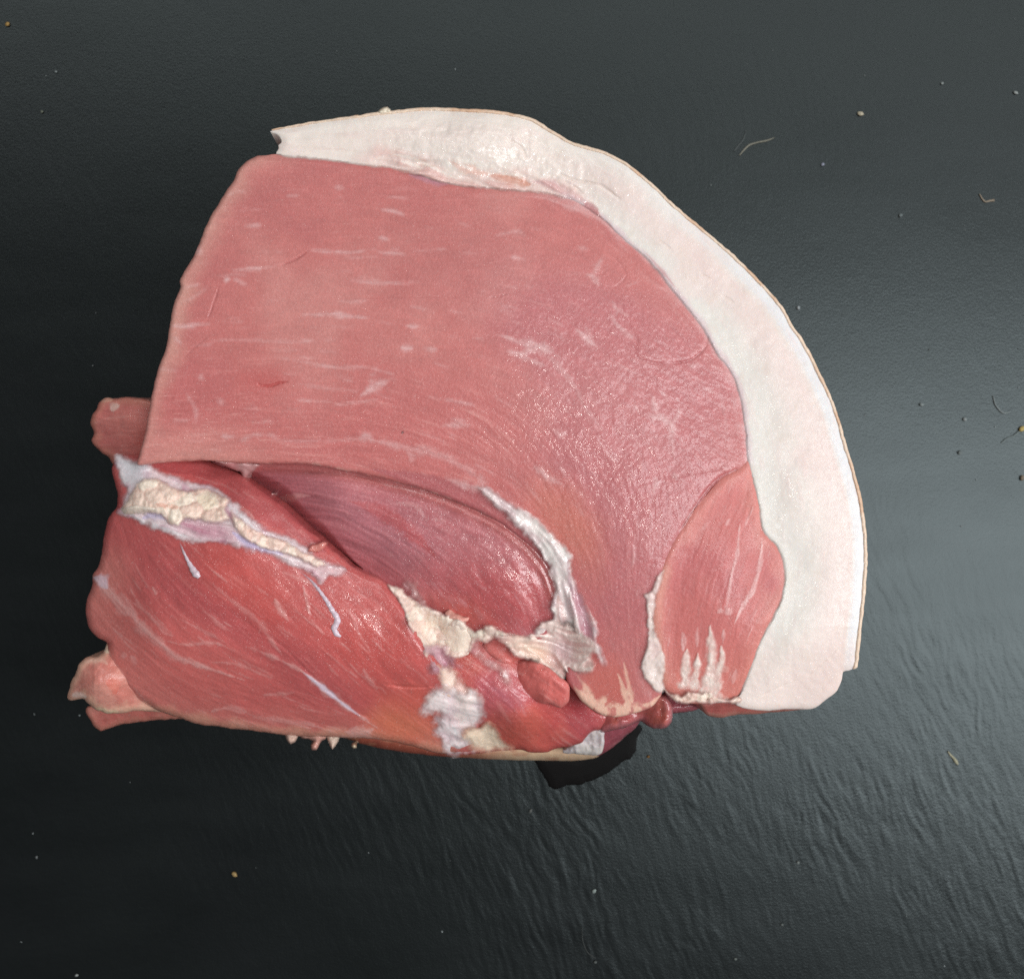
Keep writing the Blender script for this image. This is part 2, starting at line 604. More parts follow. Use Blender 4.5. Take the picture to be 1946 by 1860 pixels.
def make_slate():
    st = 2.6
    f = Field(-60, -60, PX_W + 60, PX_H + 60, st)
    an = math.radians(67) + 0.20 * fbm(f.U, f.V, 420, 5, 3) + 0.16 * (f.U / PX_W - 0.5)
    fl = (np.cos(an), np.sin(an))
    l1 = f.lic(fl, 16, 11, 3.0, 0.35)
    l2 = f.lic(fl, 9, 12, 1.6, 0.5)
    l3 = f.lic(fl, 20, 13, 4.5, 0.4)
    patch = sstep(-0.35, 0.45, fbm(f.U, f.V, 260, 8, 4))
    far = sstep(700, 1900, f.U * 0.9 + f.V * 0.35)
    amp = (0.30 + 0.70 * far) * (0.25 + 0.75 * patch)
    l4 = f.lic(fl, 15, 14, 2.6, 0.5)

    def terrace(t):
        fr = t - np.floor(t)
        return np.floor(t) + sstep(0.68, 1.0, fr)
    # long cleavage steps broken up along the grain
    s = l3 * 0.55 + l4 * 0.55 + l1 * 0.30 + 0.5 * fbm(f.U, f.V, 70, 31, 3)
    amp = amp * (0.4 + 0.6 * sstep(500, 1300, f.V))
    zz = (0.017 * terrace(s * 1.3) + 0.006 * l4 + 0.008 * l2) * amp + 0.008 * fbm(f.U, f.V, 12, 3, 3)
    zz += 0.10 * fbm(f.U, f.V, 500, 21, 3)
    zz *= 0.001
    h, w = f.shape
    k = K * CAM_H
    X = (f.U - CX) * k; Y = -(f.V - CY) * k
    # stretch the outermost rows far beyond the frame
    for arr, a, s in ((X, 1, 1), (Y, 0, -1)):
        pass
    X[:, 0] = -0.9; X[:, -1] = 0.9; Y[0, :] = 0.9; Y[-1, :] = -0.9
    zz[:, [0, -1]] = 0; zz[[0, -1], :] = 0
    zz -= zz.max()
    co = np.stack([X.ravel(), Y.ravel(), zz.ravel()], 1)
    i, j = np.mgrid[0:h - 1, 0:w - 1]
    q = np.stack([(i + 1) * w + j, (i + 1) * w + j + 1, i * w + j + 1, i * w + j], -1).reshape(-1, 4)
    me = raw_mesh("slate_surface", co, q)
    m = bpy.data.materials.new("black_slate")
    m.use_nodes = True
    nt = m.node_tree; N, L = nt.nodes, nt.links
    b = N["Principled BSDF"]
    tc = N.new("ShaderNodeTexCoord")
    mp = N.new("ShaderNodeMapping"); mp.inputs["Rotation"].default_value = (0, 0, math.radians(64)); mp.inputs["Scale"].default_value = (1, 3.2, 1)
    L.new(tc.outputs["Object"], mp.inputs["Vector"])

    def noise(scale, det, vec):
        n = N.new("ShaderNodeTexNoise"); n.inputs["Scale"].default_value = scale; n.inputs["Detail"].default_value = det
        L.new(vec, n.inputs["Vector"]); return n
    n1 = noise(22, 5, mp.outputs[0]); n2 = noise(260, 4, mp.outputs[0]); n3 = noise(1500, 3, tc.outputs["Object"]); n4 = noise(14, 3, tc.outputs["Object"])
    rp = N.new("ShaderNodeValToRGB")
    rp.color_ramp.elements[0].position = 0.3; rp.color_ramp.elements[1].position = 0.75
    rp.color_ramp.elements[0].color = (0.0014, 0.0016, 0.0016, 1); rp.color_ramp.elements[1].color = (0.0036, 0.0040, 0.0040, 1)
    ad = N.new("ShaderNodeMix"); ad.data_type = 'FLOAT'; ad.inputs[0].default_value = 0.45
    L.new(n1.outputs["Fac"], ad.inputs[2]); L.new(n2.outputs["Fac"], ad.inputs[3])
    L.new(ad.outputs[0], rp.inputs[0])
    tint = N.new("ShaderNodeValToRGB")
    e = tint.color_ramp.elements
    e[0].position = 0.35; e[0].color = (0.93, 1.04, 1.0, 1)
    e[1].position = 0.65; e[1].color = (1.02, 0.98, 1.06, 1)
    L.new(n4.outputs["Fac"], tint.inputs[0])
    mx = N.new("ShaderNodeMix"); mx.data_type = 'RGBA'; mx.blend_type = 'MULTIPLY'; mx.inputs[0].default_value = 1
    L.new(rp.outputs[0], mx.inputs[6]); L.new(tint.outputs[0], mx.inputs[7])
    L.new(mx.outputs[2], b.inputs["Base Color"])
    rr = N.new("ShaderNodeMapRange"); rr.inputs["To Min"].default_value = 0.26; rr.inputs["To Max"].default_value = 0.36
    L.new(n1.outputs["Fac"], rr.inputs["Value"]); L.new(rr.outputs[0], b.inputs["Roughness"])
    bm = N.new("ShaderNodeBump"); bm.inputs["Strength"].default_value = 0.15; bm.inputs["Distance"].default_value = 0.0003
    L.new(n3.outputs["Fac"], bm.inputs["Height"])
    L.new(bm.outputs[0], b.inputs["Normal"])
    b.inputs["Specular IOR Level"].default_value = 0.42
    b.inputs["Specular Tint"].default_value = (0.85, 0.98, 1.0, 1)
    o = link("slate_surface", me, m)
    o['kind'] = 'structure'
    return o


make_slate()

# ------------------------------------------------------------------ the joint of pork
joint = bpy.data.objects.new("pork_joint", None)
sc.collection.objects.link(joint)
joint.location = (0, 0, 0)
joint['label'] = "large raw pork joint with pink cut face, thick white fat rim and tan rind"
joint['category'] = "meat"

FAT_OUT = [(513, 247), (548, 240), (600, 231), (660, 222), (725, 213), (770, 208), (815, 204), (850, 206), (905, 208), (960, 213), (1010, 225),
           (1030, 236), (1055, 252), (1085, 269), (1115, 279), (1140, 285), (1165, 296), (1190, 309), (1235, 345), (1280, 388), (1330, 430),
           (1390, 481), (1440, 530), (1470, 562), (1492, 590), (1505, 617), (1522, 640), (1540, 672), (1560, 712), (1580, 755), (1596, 800), (1608, 845), (1619, 880),
           (1632, 925), (1641, 970), (1647, 1020), (1648, 1065), (1646, 1105), (1641, 1160), (1635, 1215), (1629, 1272)]
MAIN_TOP = [(528, 294), (575, 297), (620, 302), (660, 307), (700, 312), (745, 318), (790, 328), (835, 343), (870, 350), (920, 355), (960, 358), (1000, 361), (1040, 366), (1080, 376),
            (1110, 390), (1140, 410), (1165, 432), (1190, 456), (1225, 484), (1255, 517), (1285, 555), (1315, 592), (1340, 625), (1352, 648), (1362, 668), (1380, 690), (1396, 715),
            (1408, 750), (1415, 785), (1420, 830), (1423, 872)]
EYE_R = [(1423, 872), (1432, 905), (1440, 935), (1447, 968), (1450, 1000), (1462, 1018), (1478, 1036), (1490, 1060), (1495, 1090), (1492, 1120), (1484, 1148), (1468, 1182),
         (1452, 1210), (1440, 1238), (1430, 1268), (1420, 1292), (1408, 1318)]

SEAM_RED = (176, 92, 96)


def paint_main(g):
    U, V = g.U, g.V
    fl = g.flow([[(300, 470), (600, 480), (1000, 500), (1250, 560)], [(300, 600), (630, 598), (900, 640), (1010, 660), (1100, 740), (1190, 860)],
                 [(290, 700), (560, 685), (760, 715), (900, 768), (1000, 850), (1060, 960), (1110, 1100), (1160, 1260)],
                 [(270, 830), (500, 830), (700, 842), (900, 905), (1010, 980), (1075, 1060), (1130, 1200), (1190, 1330)],
                 [(450, 350), (700, 360), (1000, 390), (1150, 460), (1300, 620)], [(1180, 700), (1300, 760), (1400, 800)],
                 [(1200, 860), (1230, 960), (1220, 1100), (1215, 1250)]])
    s1 = g.lic(fl, 12, 3, 1.0, 0.25)
    s2 = g.lic(fl, 26, 4, 2.4, 0.25)
    s3 = g.lic(fl, 16, 5, 6.0, 0.5)
    cross = np.clip(g.blob(1200, 830, 210, 230, 0, 0.7, 0.4, 7) + g.blob(1130, 640, 200, 90, 20, 0.8, 0.4, 8) + g.blob(1190, 1040, 130, 240, 0, 0.7, .3, 9), 0, 1)
    graze = fbm(U, V, 7, 31, 3)
    col = np.broadcast_to(lin((194, 111, 107)), g.shape + (3,)).copy()
    S0 = g.stroke
    big = fbm(U, V, 190, 12, 4)
    col = mixc(col, (186, 101, 100), sstep(0.0, 0.6, big) * 0.95)
    col = mixc(col, (202, 130, 124), sstep(0.0, 0.6, -big) * 0.85)
    col = mixc(col, (184, 103, 108), cross * 0.75)
    lower = sstep(640, 820, V) * (1 - sstep(900, 1100, U))
    col = mixc(col, (195, 104, 102), lower * 0.7)
    col = mixc(col, (206, 138, 130), (sstep(780, 840, V) * (1 - sstep(380, 560, U))) * 0.55)
    rim = (1 - sstep(0, 46, g.sd + 14 * fbm(U, V, 40, 14, 3))) * (1 - sstep(420, 620, U)) * (1 - sstep(620, 900, V) * 0.7)
    col = mixc(col, (205, 152, 138), rim * 0.8)
    col = mixc(col, (205, 116, 96), g.blob(1080, 1000, 46, 90, -28, 0.8, 0.3) * 0.65)
    col = mixc(col, (172, 92, 92), g.blob(480, 400, 60, 50, 0, .8, .3, 4) * .35 + g.blob(860, 480, 130, 90, 0, .8, .3, 5) * .35 + g.blob(420, 500, 60, 40, 0, .8, .3) * .3)
    # the strip beyond the white seam
    strip = g.stroke([(700, 890), (800, 915), (890, 945), (960, 985), (1010, 1020), (1040, 1060), (1060, 1110)], [10, 34, 44, 40, 40, 34, 20], 1, soft=.4, rag=.15)
    col = mixc(col, (170, 86, 92), strip * 0.75)
    col = mixc(col, (184, 128, 140), S0([(775, 332), (800, 338), (830, 344), (868, 349)], [6, 14, 16, 6], .85, soft=.7))
    # grain
    amp = 0.5 + 0.5 * lower + 0.3 * cross
    f = 1 + 0.03 * s1 * amp + 0.014 * s2 * (0.5 + lower) + 0.020 * s3
    col = col * np.clip(f, 0.75, 1.3)[..., None]
    pale = np.clip(0.26 * sstep(0.9, 2.6, s2) * (0.15 + lower * .8 + .2 * cross) + 0.24 * sstep(1.0, 2.6, s1) * (0.25 + lower + .5 * cross), 0, 0.5)
    col = mixc(col, (222, 168, 160), pale)
    # marbling
    M = g.marbling(fl, 150, 21, g.sd > 14, (14, 60), (1.5, 3.6), (0.12, 0.45))
    S = g.stroke
    hard = [([(582, 474), (620, 478), (663, 480), (700, 476)], 4, .7), ([(717, 480), (745, 482), (772, 484)], 4, .55), ([(440, 514), (470, 512), (490, 510), (530, 506)], 5, .7),
            ([(424, 534), (438, 530)], 9, .8), ([(442, 530), (456, 536), (470, 541)], 6, .5), ([(659, 532), (700, 536), (740, 538), (782, 540)], 4, .6), ([(640, 572), (670, 574), (700, 570)], 4, .55),
            ([(568, 597), (600, 599), (632, 598), (665, 601), (702, 604)], [3, 5, 7, 5, 3], .9), ([(325, 619), (350, 621), (370, 618), (400, 615)], 6, .75), ([(769, 619), (801, 621)], 4, .7),
            ([(760, 662), (785, 661)], 8, .85), ([(806, 662), (832, 664)], 6, .75), ([(395, 650), (430, 646), (500, 648), (595, 651)], 4, .4),
            ([(521, 680), (563, 685), (610, 694), (643, 698), (701, 699), (756, 714)], 4, .6), ([(680, 756), (700, 742), (716, 731), (745, 722)], [3, 8, 13, 5], .85), ([(700, 722), (735, 728)], 5, .5),
            ([(550, 725), (600, 735), (685, 745)], 4, .4), ([(633, 770), (679, 764), (720, 760)], 4, .45), ([(812, 754), (850, 760), (905, 770)], 4, .55), ([(419, 828), (447, 830)], 7, .7),
            ([(452, 837), (466, 834), (479, 827), (514, 827), (530, 834)], 6, .6), ([(514, 836), (580, 838), (680, 836)], 4, .45), ([(680, 833), (695, 831), (713, 838)], 13, .8),
            ([(713, 838), (750, 845), (775, 852)], 9, .5), ([(633, 356), (656, 358)], 4, .55), ([(543, 372), (569, 372)], 4, .5), ([(466, 430), (498, 428)], 4, .5), ([(724, 399), (746, 401), (769, 410)], 5, .6),
            ([(717, 451), (743, 457)], 5, .6), ([(935, 633), (960, 640), (985, 650), (1009, 656), (1038, 664), (1068, 682)], [3, 5, 8, 16, 10, 4], .85), ([(1012, 655), (995, 673), (962, 666)], 7, .7),
            ([(966, 672), (990, 677), (1036, 696)], 6, .65), ([(1020, 668), (1050, 685), (1074, 712), (1096, 742), (1110, 775)], [10, 8, 6, 4], .4), ([(1092, 624), (1108, 637), (1120, 648), (1144, 665)], [2, 8, 8, 2], .75),
            ([(1112, 620), (1124, 640)], 4, .6), ([(1158, 594), (1171, 614), (1190, 632), (1206, 646)], 5, .7), ([(1162, 573), (1172, 586), (1195, 600)], 6, .65), ([(1178, 590), (1166, 600)], 5, .6),
            ([(1240, 752), (1243, 768), (1250, 784)], [3, 12, 9], .8), ([(1254, 743), (1264, 752), (1269, 764)], [7, 5, 2], .7), ([(1250, 784), (1261, 795), (1279, 801), (1290, 785), (1286, 752)], [14, 8, 5, 4, 3], .75),
            ([(1274, 798), (1279, 815), (1276, 840), (1284, 880)], [12, 9, 5, 2], .7), ([(1228, 782), (1240, 790), (1256, 795)], [2, 9, 8], .75), ([(1272, 800), (1262, 812)], 6, .4),
            ([(1243, 905), (1249, 915), (1242, 930), (1240, 952)], [12, 8, 4, 2], .6), ([(1280, 898), (1284, 912)], 7, .6), ([(835, 810), (870, 806), (898, 810)], [3, 8, 5], .5), ([(855, 796), (890, 800)], 5, .4),
            ([(1052, 815), (1064, 826), (1078, 822)], 9, .5), ([(1012, 884), (1030, 897), (1045, 910), (1070, 921)], [5, 10, 10, 5], .65), ([(1150, 855), (1160, 866), (1173, 880)], 5, .55),
            ([(700, 837), (775, 851), (844, 869), (901, 902), (923, 923)], [8, 10, 10, 12, 10], .42), ([(770, 852), (783, 868), (778, 878)], 10, .4),
            ([(844, 907), (887, 923), (916, 930)], [4, 9, 20], .8), ([(912, 900), (918, 925)], 14, .5),
            ([(1115, 520), (1128, 528), (1138, 545)], [5, 9, 3], .6), ([(1128, 522), (1140, 498), (1152, 482)], [12, 7, 3], .55), ([(1096, 470), (1118, 474)], 5, .5),
            ([(1190, 545), (1206, 538), (1215, 530)], 3, .5), ([(330, 640), (345, 655)], 4, .5), ([(378, 712), (388, 722)], 12, .5), ([(413, 760), (425, 768)], 10, .45), ([(352, 745), (372, 780), (370, 815)], 4, .4),
            ([(345, 575), (372, 562), (395, 545)], 5, .3), ([(430, 372), (450, 365), (470, 366)], 5, .4), ([(368, 475), (385, 480)], 12, .5), ([(345, 548), (380, 540)], 4, .45), ([(300, 700), (340, 705)], 5, .35),
            ([(1330, 946), (1310, 984), (1298, 1006)], 8, .6), ([(1385, 700), (1395, 760), (1405, 830)], 4, .3), ([(1362, 720), (1378, 790), (1384, 850)], 4, .35), ([(1330, 690), (1318, 696), (1308, 694)], 9, .45),
            ([(1212, 1268), (1222, 1300), (1232, 1338)], 3, .3), ([(860, 420), (900, 432)], 3, .3), ([(940, 448), (985, 440), (1000, 450)], 4, .5), ([(965, 488), (1000, 494)], 6, .65), ([(1140, 440), (1152, 444)], 4, .5),
            ([(1000, 372), (1040, 376), (1090, 395), (1120, 410)], [3, 8, 10, 8], .55)]
    for pts, w, a in hard:
        M = np.maximum(M, S(pts, np.asarray(w) * 1.15, a * .85, soft=.85, rag=.55, seed=int(pts[0][0])))
    veil = S([(905, 925), (950, 955), (988, 977), (1013, 1000), (1045, 1030), (1070, 1060)], [16, 20, 22, 26, 34, 30], .5, soft=.5)
    M = np.maximum(M, veil * .8)
    # fascia bordering the fat rim
    fas = g.dist(smooth_line(MAIN_TOP[10:]), 30)
    M = np.maximum(M, 0.55 * (1 - sstep(2, 15, fas + 7 * fbm(U, V, 22, 51, 3))) * sstep(960, 1040, U))
    M = np.maximum(M, 0.35 * sstep(0.5, 1.6, s2) * (1 - sstep(5, 34, fas)) * sstep(1000, 1100, U))
    M = np.clip(box(M, 1) * (0.55 + 0.5 * sstep(-1.2, 1.0, s1 + .6 * s2)), 0, 1)
    col = mixc(col, (226, 188, 186), M)
    rimline = S([(420, 879), (500, 883), (600, 887), (700, 906), (790, 929), (862, 954), (940, 990), (990, 1026)], [3, 6, 8, 7, 6, 6, 5, 4], .75, soft=.7, rag=.6)
    col = mixc(col, (230, 186, 172), rimline)
    # pale fringe round the drooping tip
    fringe = S([(1088, 1300), (1105, 1325), (1137, 1350), (1170, 1360), (1213, 1352), (1248, 1335), (1262, 1312)], [10, 30, 46, 52, 34, 26, 16], 1, soft=.4, rag=.3)
    holes = sstep(0.1, 0.35, fbm(U * 1.4, V * .9, 16, 66, 2))
    streak = S([(1172, 1275), (1182, 1300), (1192, 1335), (1198, 1352)], [3, 8, 14, 16], .9) + S([(1184, 1250), (1192, 1290), (1202, 1335)], [2, 7, 14], .7) + S([(1095, 1280), (1115, 1310), (1132, 1345)], [6, 12, 18], .85)
    orange = g.blob(1150, 1305, 46, 60, -20, .6, .3)
    col = mixc(col, (198, 100, 88), orange * .7)
    col = mixc(col, (236, 190, 168), np.clip(fringe * (1 - 0.8 * holes) + streak, 0, 1) * .95)
    purple = g.blob(1083, 1290, 20, 26, -30, .5, .3)
    col = mixc(col, (176, 92, 96), purple * .8)
    # dark joins between muscle bundles
    G = S([(530, 506), (560, 494), (590, 474)], 3, .8) + S([(418, 540), (408, 570), (394, 610)], 3, .6) + S([(395, 640), (370, 660), (345, 685)], 3, .4)
    G = G + S([(1207, 668), (1214, 682), (1254, 691), (1308, 686), (1340, 661), (1346, 636), (1330, 610)], 2.6, .7, rag=.4) + S([(1100, 700), (1150, 745), (1190, 780), (1232, 792)], 2.5, .25, rag=.8)
    G = G + S([(1405, 890), (1370, 905), (1340, 935), (1310, 978), (1290, 1010)], 5, 1, rag=.3) + S([(1240, 910), (1290, 905), (1345, 895), (1400, 886)], 2.6, .4, rag=.8)
    G = G + S([(930, 566), (950, 563), (968, 558)], 3, .6) + S([(1255, 1000), (1225, 980), (1205, 985)], 2.5, .35) + S([(640, 570), (760, 566), (900, 566)], 2.5, .35) + S([(790, 660), (850, 664), (940, 660)], 2.5, .3)
    G = G + S([(1150, 470), (1190, 520), (1170, 545), (1150, 545)], 2.5, .35)  + S([(540, 760), (460, 790)], 3, .3)
    G = np.clip(G, 0, 1)
    col = mixc(col, (160, 72, 74), G * .55)
    cut = S([(485, 728), (500, 733), (514, 733), (530, 728), (550, 725)], [2, 4, 7, 4, 2], 1, soft=.35, rag=.2)
    col = mixc(col, (170, 40, 40), cut * .6)
    col = mixc(col, (188, 78, 76), g.blob(510, 722, 46, 20, 0, .9, .2) * .5)
    dot = g.blob(765, 822, 2.6, 2.2)
    col = mixc(col, (60, 20, 22), dot)
    dz = -0.35 * G - 0.45 * cut + 0.014 * s2 * (0.3 + lower + .4 * cross) + 0.010 * s1 + 0.12 * fbm(U, V, 60, 77, 3) + 0.05 * graze * cross + 0.06 * M
    bund = g.sdf(np.array(smooth_line([(1207, 640), (1207, 668), (1214, 682), (1254, 691), (1308, 686), (1340, 661), (1346, 636), (1300, 570), (1240, 520), (1180, 500), (1140, 540), (1170, 590)], True)), 40)
    dz = dz + 0.16 * sstep(-1, 9, bund) * sstep(560, 650, V)
    wet = np.clip(0.32 + 0.5 * cross + 0.3 * G + .25 * lower, 0, 1)
    wet = np.maximum(wet, g.blob(1180, 1330, 60, 30) * .9)
    wet = np.maximum(wet, .9 * g.blob(1080, 960, 60, 60))
    wet = np.maximum(wet, .9 * g.blob(1350, 890, 80, 24))
    shared = np.minimum(g.dist(smooth_line(MAIN_TOP), 60), g.dist(smooth_line([(1423, 872), (1405, 892), (1338, 944), (1282, 1030), (1250, 1120), (1236, 1200), (1258, 1300)]), 60))
    own = sstep(12, 40, shared)
    return dict(bloom=.07, col=col, dz=dz, wet=wet, rd=0.5 + .7 * own, rr=16 - 7 * own, soft=1 - own)


main_outline = MAIN_TOP + [(1405, 892), (1372, 908), (1338, 944), (1308, 990), (1282, 1030), (1264, 1075), (1250, 1120), (1238, 1160), (1236, 1200), (1244, 1250), (1258, 1300), (1256, 1322), (1240, 1342), (1205, 1356),
                           (1168, 1363), (1135, 1355), (1110, 1336), (1090, 1312), (1076, 1290), (1078, 1265), (1096, 1236), (1098, 1190), (1088, 1140), (1076, 1100), (1060, 1085), (1040, 1080), (1018, 1050), (990, 1025), (940, 988), (862, 951), (790, 926), (700, 903), (600, 884),
                           (545, 880), (500, 881), (430, 878), (392, 875), (345, 876), (300, 880), (262, 884), (264, 868), (270, 845), (278, 810), (286, 765), (293, 730), (301, 700), (305, 690), (318, 650), (325, 605), (332, 571), (344, 545), (341, 536), (350, 515), (368, 486), (385, 445),
                           (400, 411), (425, 372), (429, 365), (446, 340), (452, 325), (470, 306), (490, 297)]
main = build("muscle", main_outline,
             [(280, 850, 82), (340, 560, 84), (450, 330, 83), (700, 330, 84), (700, 600, 86), (1000, 600, 86.5), (1100, 400, 85), (1400, 750, 84.5), (1250, 850, 86), (900, 850, 85.5),
              (600, 860, 83.5), (1040, 1060, 83), (1180, 1100, 85), (1250, 1200, 83), (1180, 1330, 79), (1100, 1290, 78)], paint_main, M_MEAT, joint, wob=(0.9, 14), zbot=3, bulge=0.2, seed=1)
main['label'] = "large pale pink muscle with fine white marbling"


def paint_eye(g):
    U, V = g.U, g.V
    fl = g.flow([[(1400, 880), (1350, 1000), (1310, 1120), (1300, 1330)], [(1440, 960), (1410, 1080), (1380, 1180), (1350, 1330)], [(1480, 1060), (1450, 1150), (1420, 1220), (1390, 1320)]])
    s1 = g.lic(fl, 10, 13, 1.0, .3); s2 = g.lic(fl, 22, 14, 2.6, .2)
    col = np.broadcast_to(lin((198, 108, 104)), g.shape + (3,)).copy()
    col = mixc(col, (188, 96, 98), sstep(-.3, .5, fbm(U, V, 90, 3, 3)) * .7)
    edge = 1 - sstep(4, 42, g.sd + 14 * fbm(U, V, 30, 6, 2))
    col = mixc(col, (210, 134, 122), edge * .55)
    col = mixc(col, (206, 122, 108), sstep(1180, 1300, V) * .5)
    col = col * np.clip(1 + .02 * s1 + .025 * s2, .8, 1.25)[..., None]
    S = g.stroke
    M = g.marbling(fl, 34, 9, g.sd > 10, (14, 50), (1.2, 2.6), (.15, .45))
    for pts, w, a in [([(1406, 995), (1403, 1030), (1400, 1060), (1391, 1088), (1386, 1120), (1382, 1150), (1379, 1172)], 5, .75), ([(1449, 1015), (1446, 1063), (1436, 1105), (1428, 1128), (1411, 1152), (1395, 1187)], [3, 4, 6, 8, 7, 4], .85),
                      ([(1432, 962), (1422, 985), (1416, 1000)], 4, .5), ([(1364, 1165), (1372, 1156)], 10, .6), ([(1384, 1155), (1386, 1170)], 9, .6), ([(1297, 1200), (1298, 1215), (1298, 1238)], 6, .7),
                      ([(1326, 1190), (1325, 1230)], 4, .6), ([(1375, 1194), (1374, 1225)], 4, .6), ([(1400, 1270), (1392, 1300)], 6, .4), ([(1380, 1000), (1386, 985)], 4, .5), ([(1330, 1010), (1350, 990)], 4, .3)]:
        M = np.maximum(M, S(pts, np.asarray(w) * 1.25, a, rag=.45, seed=int(pts[0][0])))
    M = M * (0.5 + 0.5 * sstep(-1.2, 1.0, s1 + .6 * s2))
    col = mixc(col, (228, 186, 182), M)
    F = np.zeros(g.shape)
    for pts, w in [([(1306, 1232), (1303, 1262), (1301, 1300)], [10, 15, 19]), ([(1326, 1240), (1325, 1262), (1320, 1304)], [7, 14, 17]), ([(1349, 1186), (1350, 1205), (1353, 1235), (1350, 1275), (1340, 1316)], [8, 16, 14, 20, 26]),
                   ([(1370, 1226), (1372, 1250), (1362, 1284), (1348, 1322)], [8, 18, 24, 30]), ([(1335, 1325), (1360, 1330), (1385, 1336), (1400, 1330)], [10, 18, 14, 6])]:
        F = np.maximum(F, S(pts, w, 1, ends=(1, 0), soft=.6, rag=.35, seed=int(pts[0][0])))
    F = F * (0.85 + .3 * fbm(U, V, 10, 4, 2))
    col = mixc(col, (233, 214, 204), F)
    left = g.dist(smooth_line([(1262, 1085), (1248, 1140), (1243, 1200), (1256, 1290)]), 30)
    col = mixc(col, (220, 162, 142), (1 - sstep(2, 22, left)) * .5)
    dz = .015 * s2 + .01 * s1 + .15 * fbm(U, V, 50, 7, 3) + .22 * F * (1 + fbm(U, V, 9, 8, 2)) + .1 * M
    return dict(bloom=.06, col=col, dz=dz, wet=np.clip(.3 + .5 * sstep(1230, 1320, V) + .3 * fbm(U, V, 60, 4, 2), 0, 1), rr=14, rd=.5 + .8 * sstep(1290, 1330, V), soft=1 - sstep(1290, 1330, V))


EYE_Z = [(1420, 890, 84.5), (1470, 1080, 84), (1400, 1200, 84.2), (1350, 1050, 85.2), (1260, 1150, 83), (1280, 1320, 80), (1400, 1320, 81)]


def eye_height(g):
    left = g.dist(smooth_line([(1423, 872), (1405, 892), (1338, 944), (1282, 1030), (1250, 1120), (1236, 1200), (1258, 1300)]), 60)
    t = sstep(0, 45, left)
    return g.tps(ZC[0]) * (1 - t) + g.tps(EYE_Z) * t


eye = build("muscle", EYE_R + [(1385, 1332), (1340, 1338), (1300, 1334), (1272, 1318), (1258, 1302), (1252, 1250), (1243, 1200), (1238, 1149), (1247, 1108), (1260, 1068), (1281, 1024), (1308, 983), (1340, 943), (1372, 908), (1404, 891)],
            lambda g: eye_height(g), paint_eye, M_MEAT, joint, wob=(.8, 14), zbot=3, seed=2)
eye['label'] = "oval muscle beside the fat with white flame-shaped streaks at its end"


def inset(line, d):
    p = smooth_line(line, gap=8)
    t = np.gradient(p, axis=0)
    n = np.stack([-t[:, 1], t[:, 0]], 1) / (np.hypot(t[:, 0], t[:, 1])[:, None] + 1e-9)
    return p + n * np.asarray(d)[..., None] if np.ndim(d) else p + n * d


def fat_height(g, ctl):
    di = g.dist(smooth_line(MAIN_TOP + EYE_R[1:]), 120)
    t = sstep(850, 905, g.V)
    zb = g.tps(ZC[0]) * (1 - t) + g.tps(EYE_Z) * t
    t = sstep(0, 100, di)
    return zb * (1 - t) + g.tps(ctl) * t


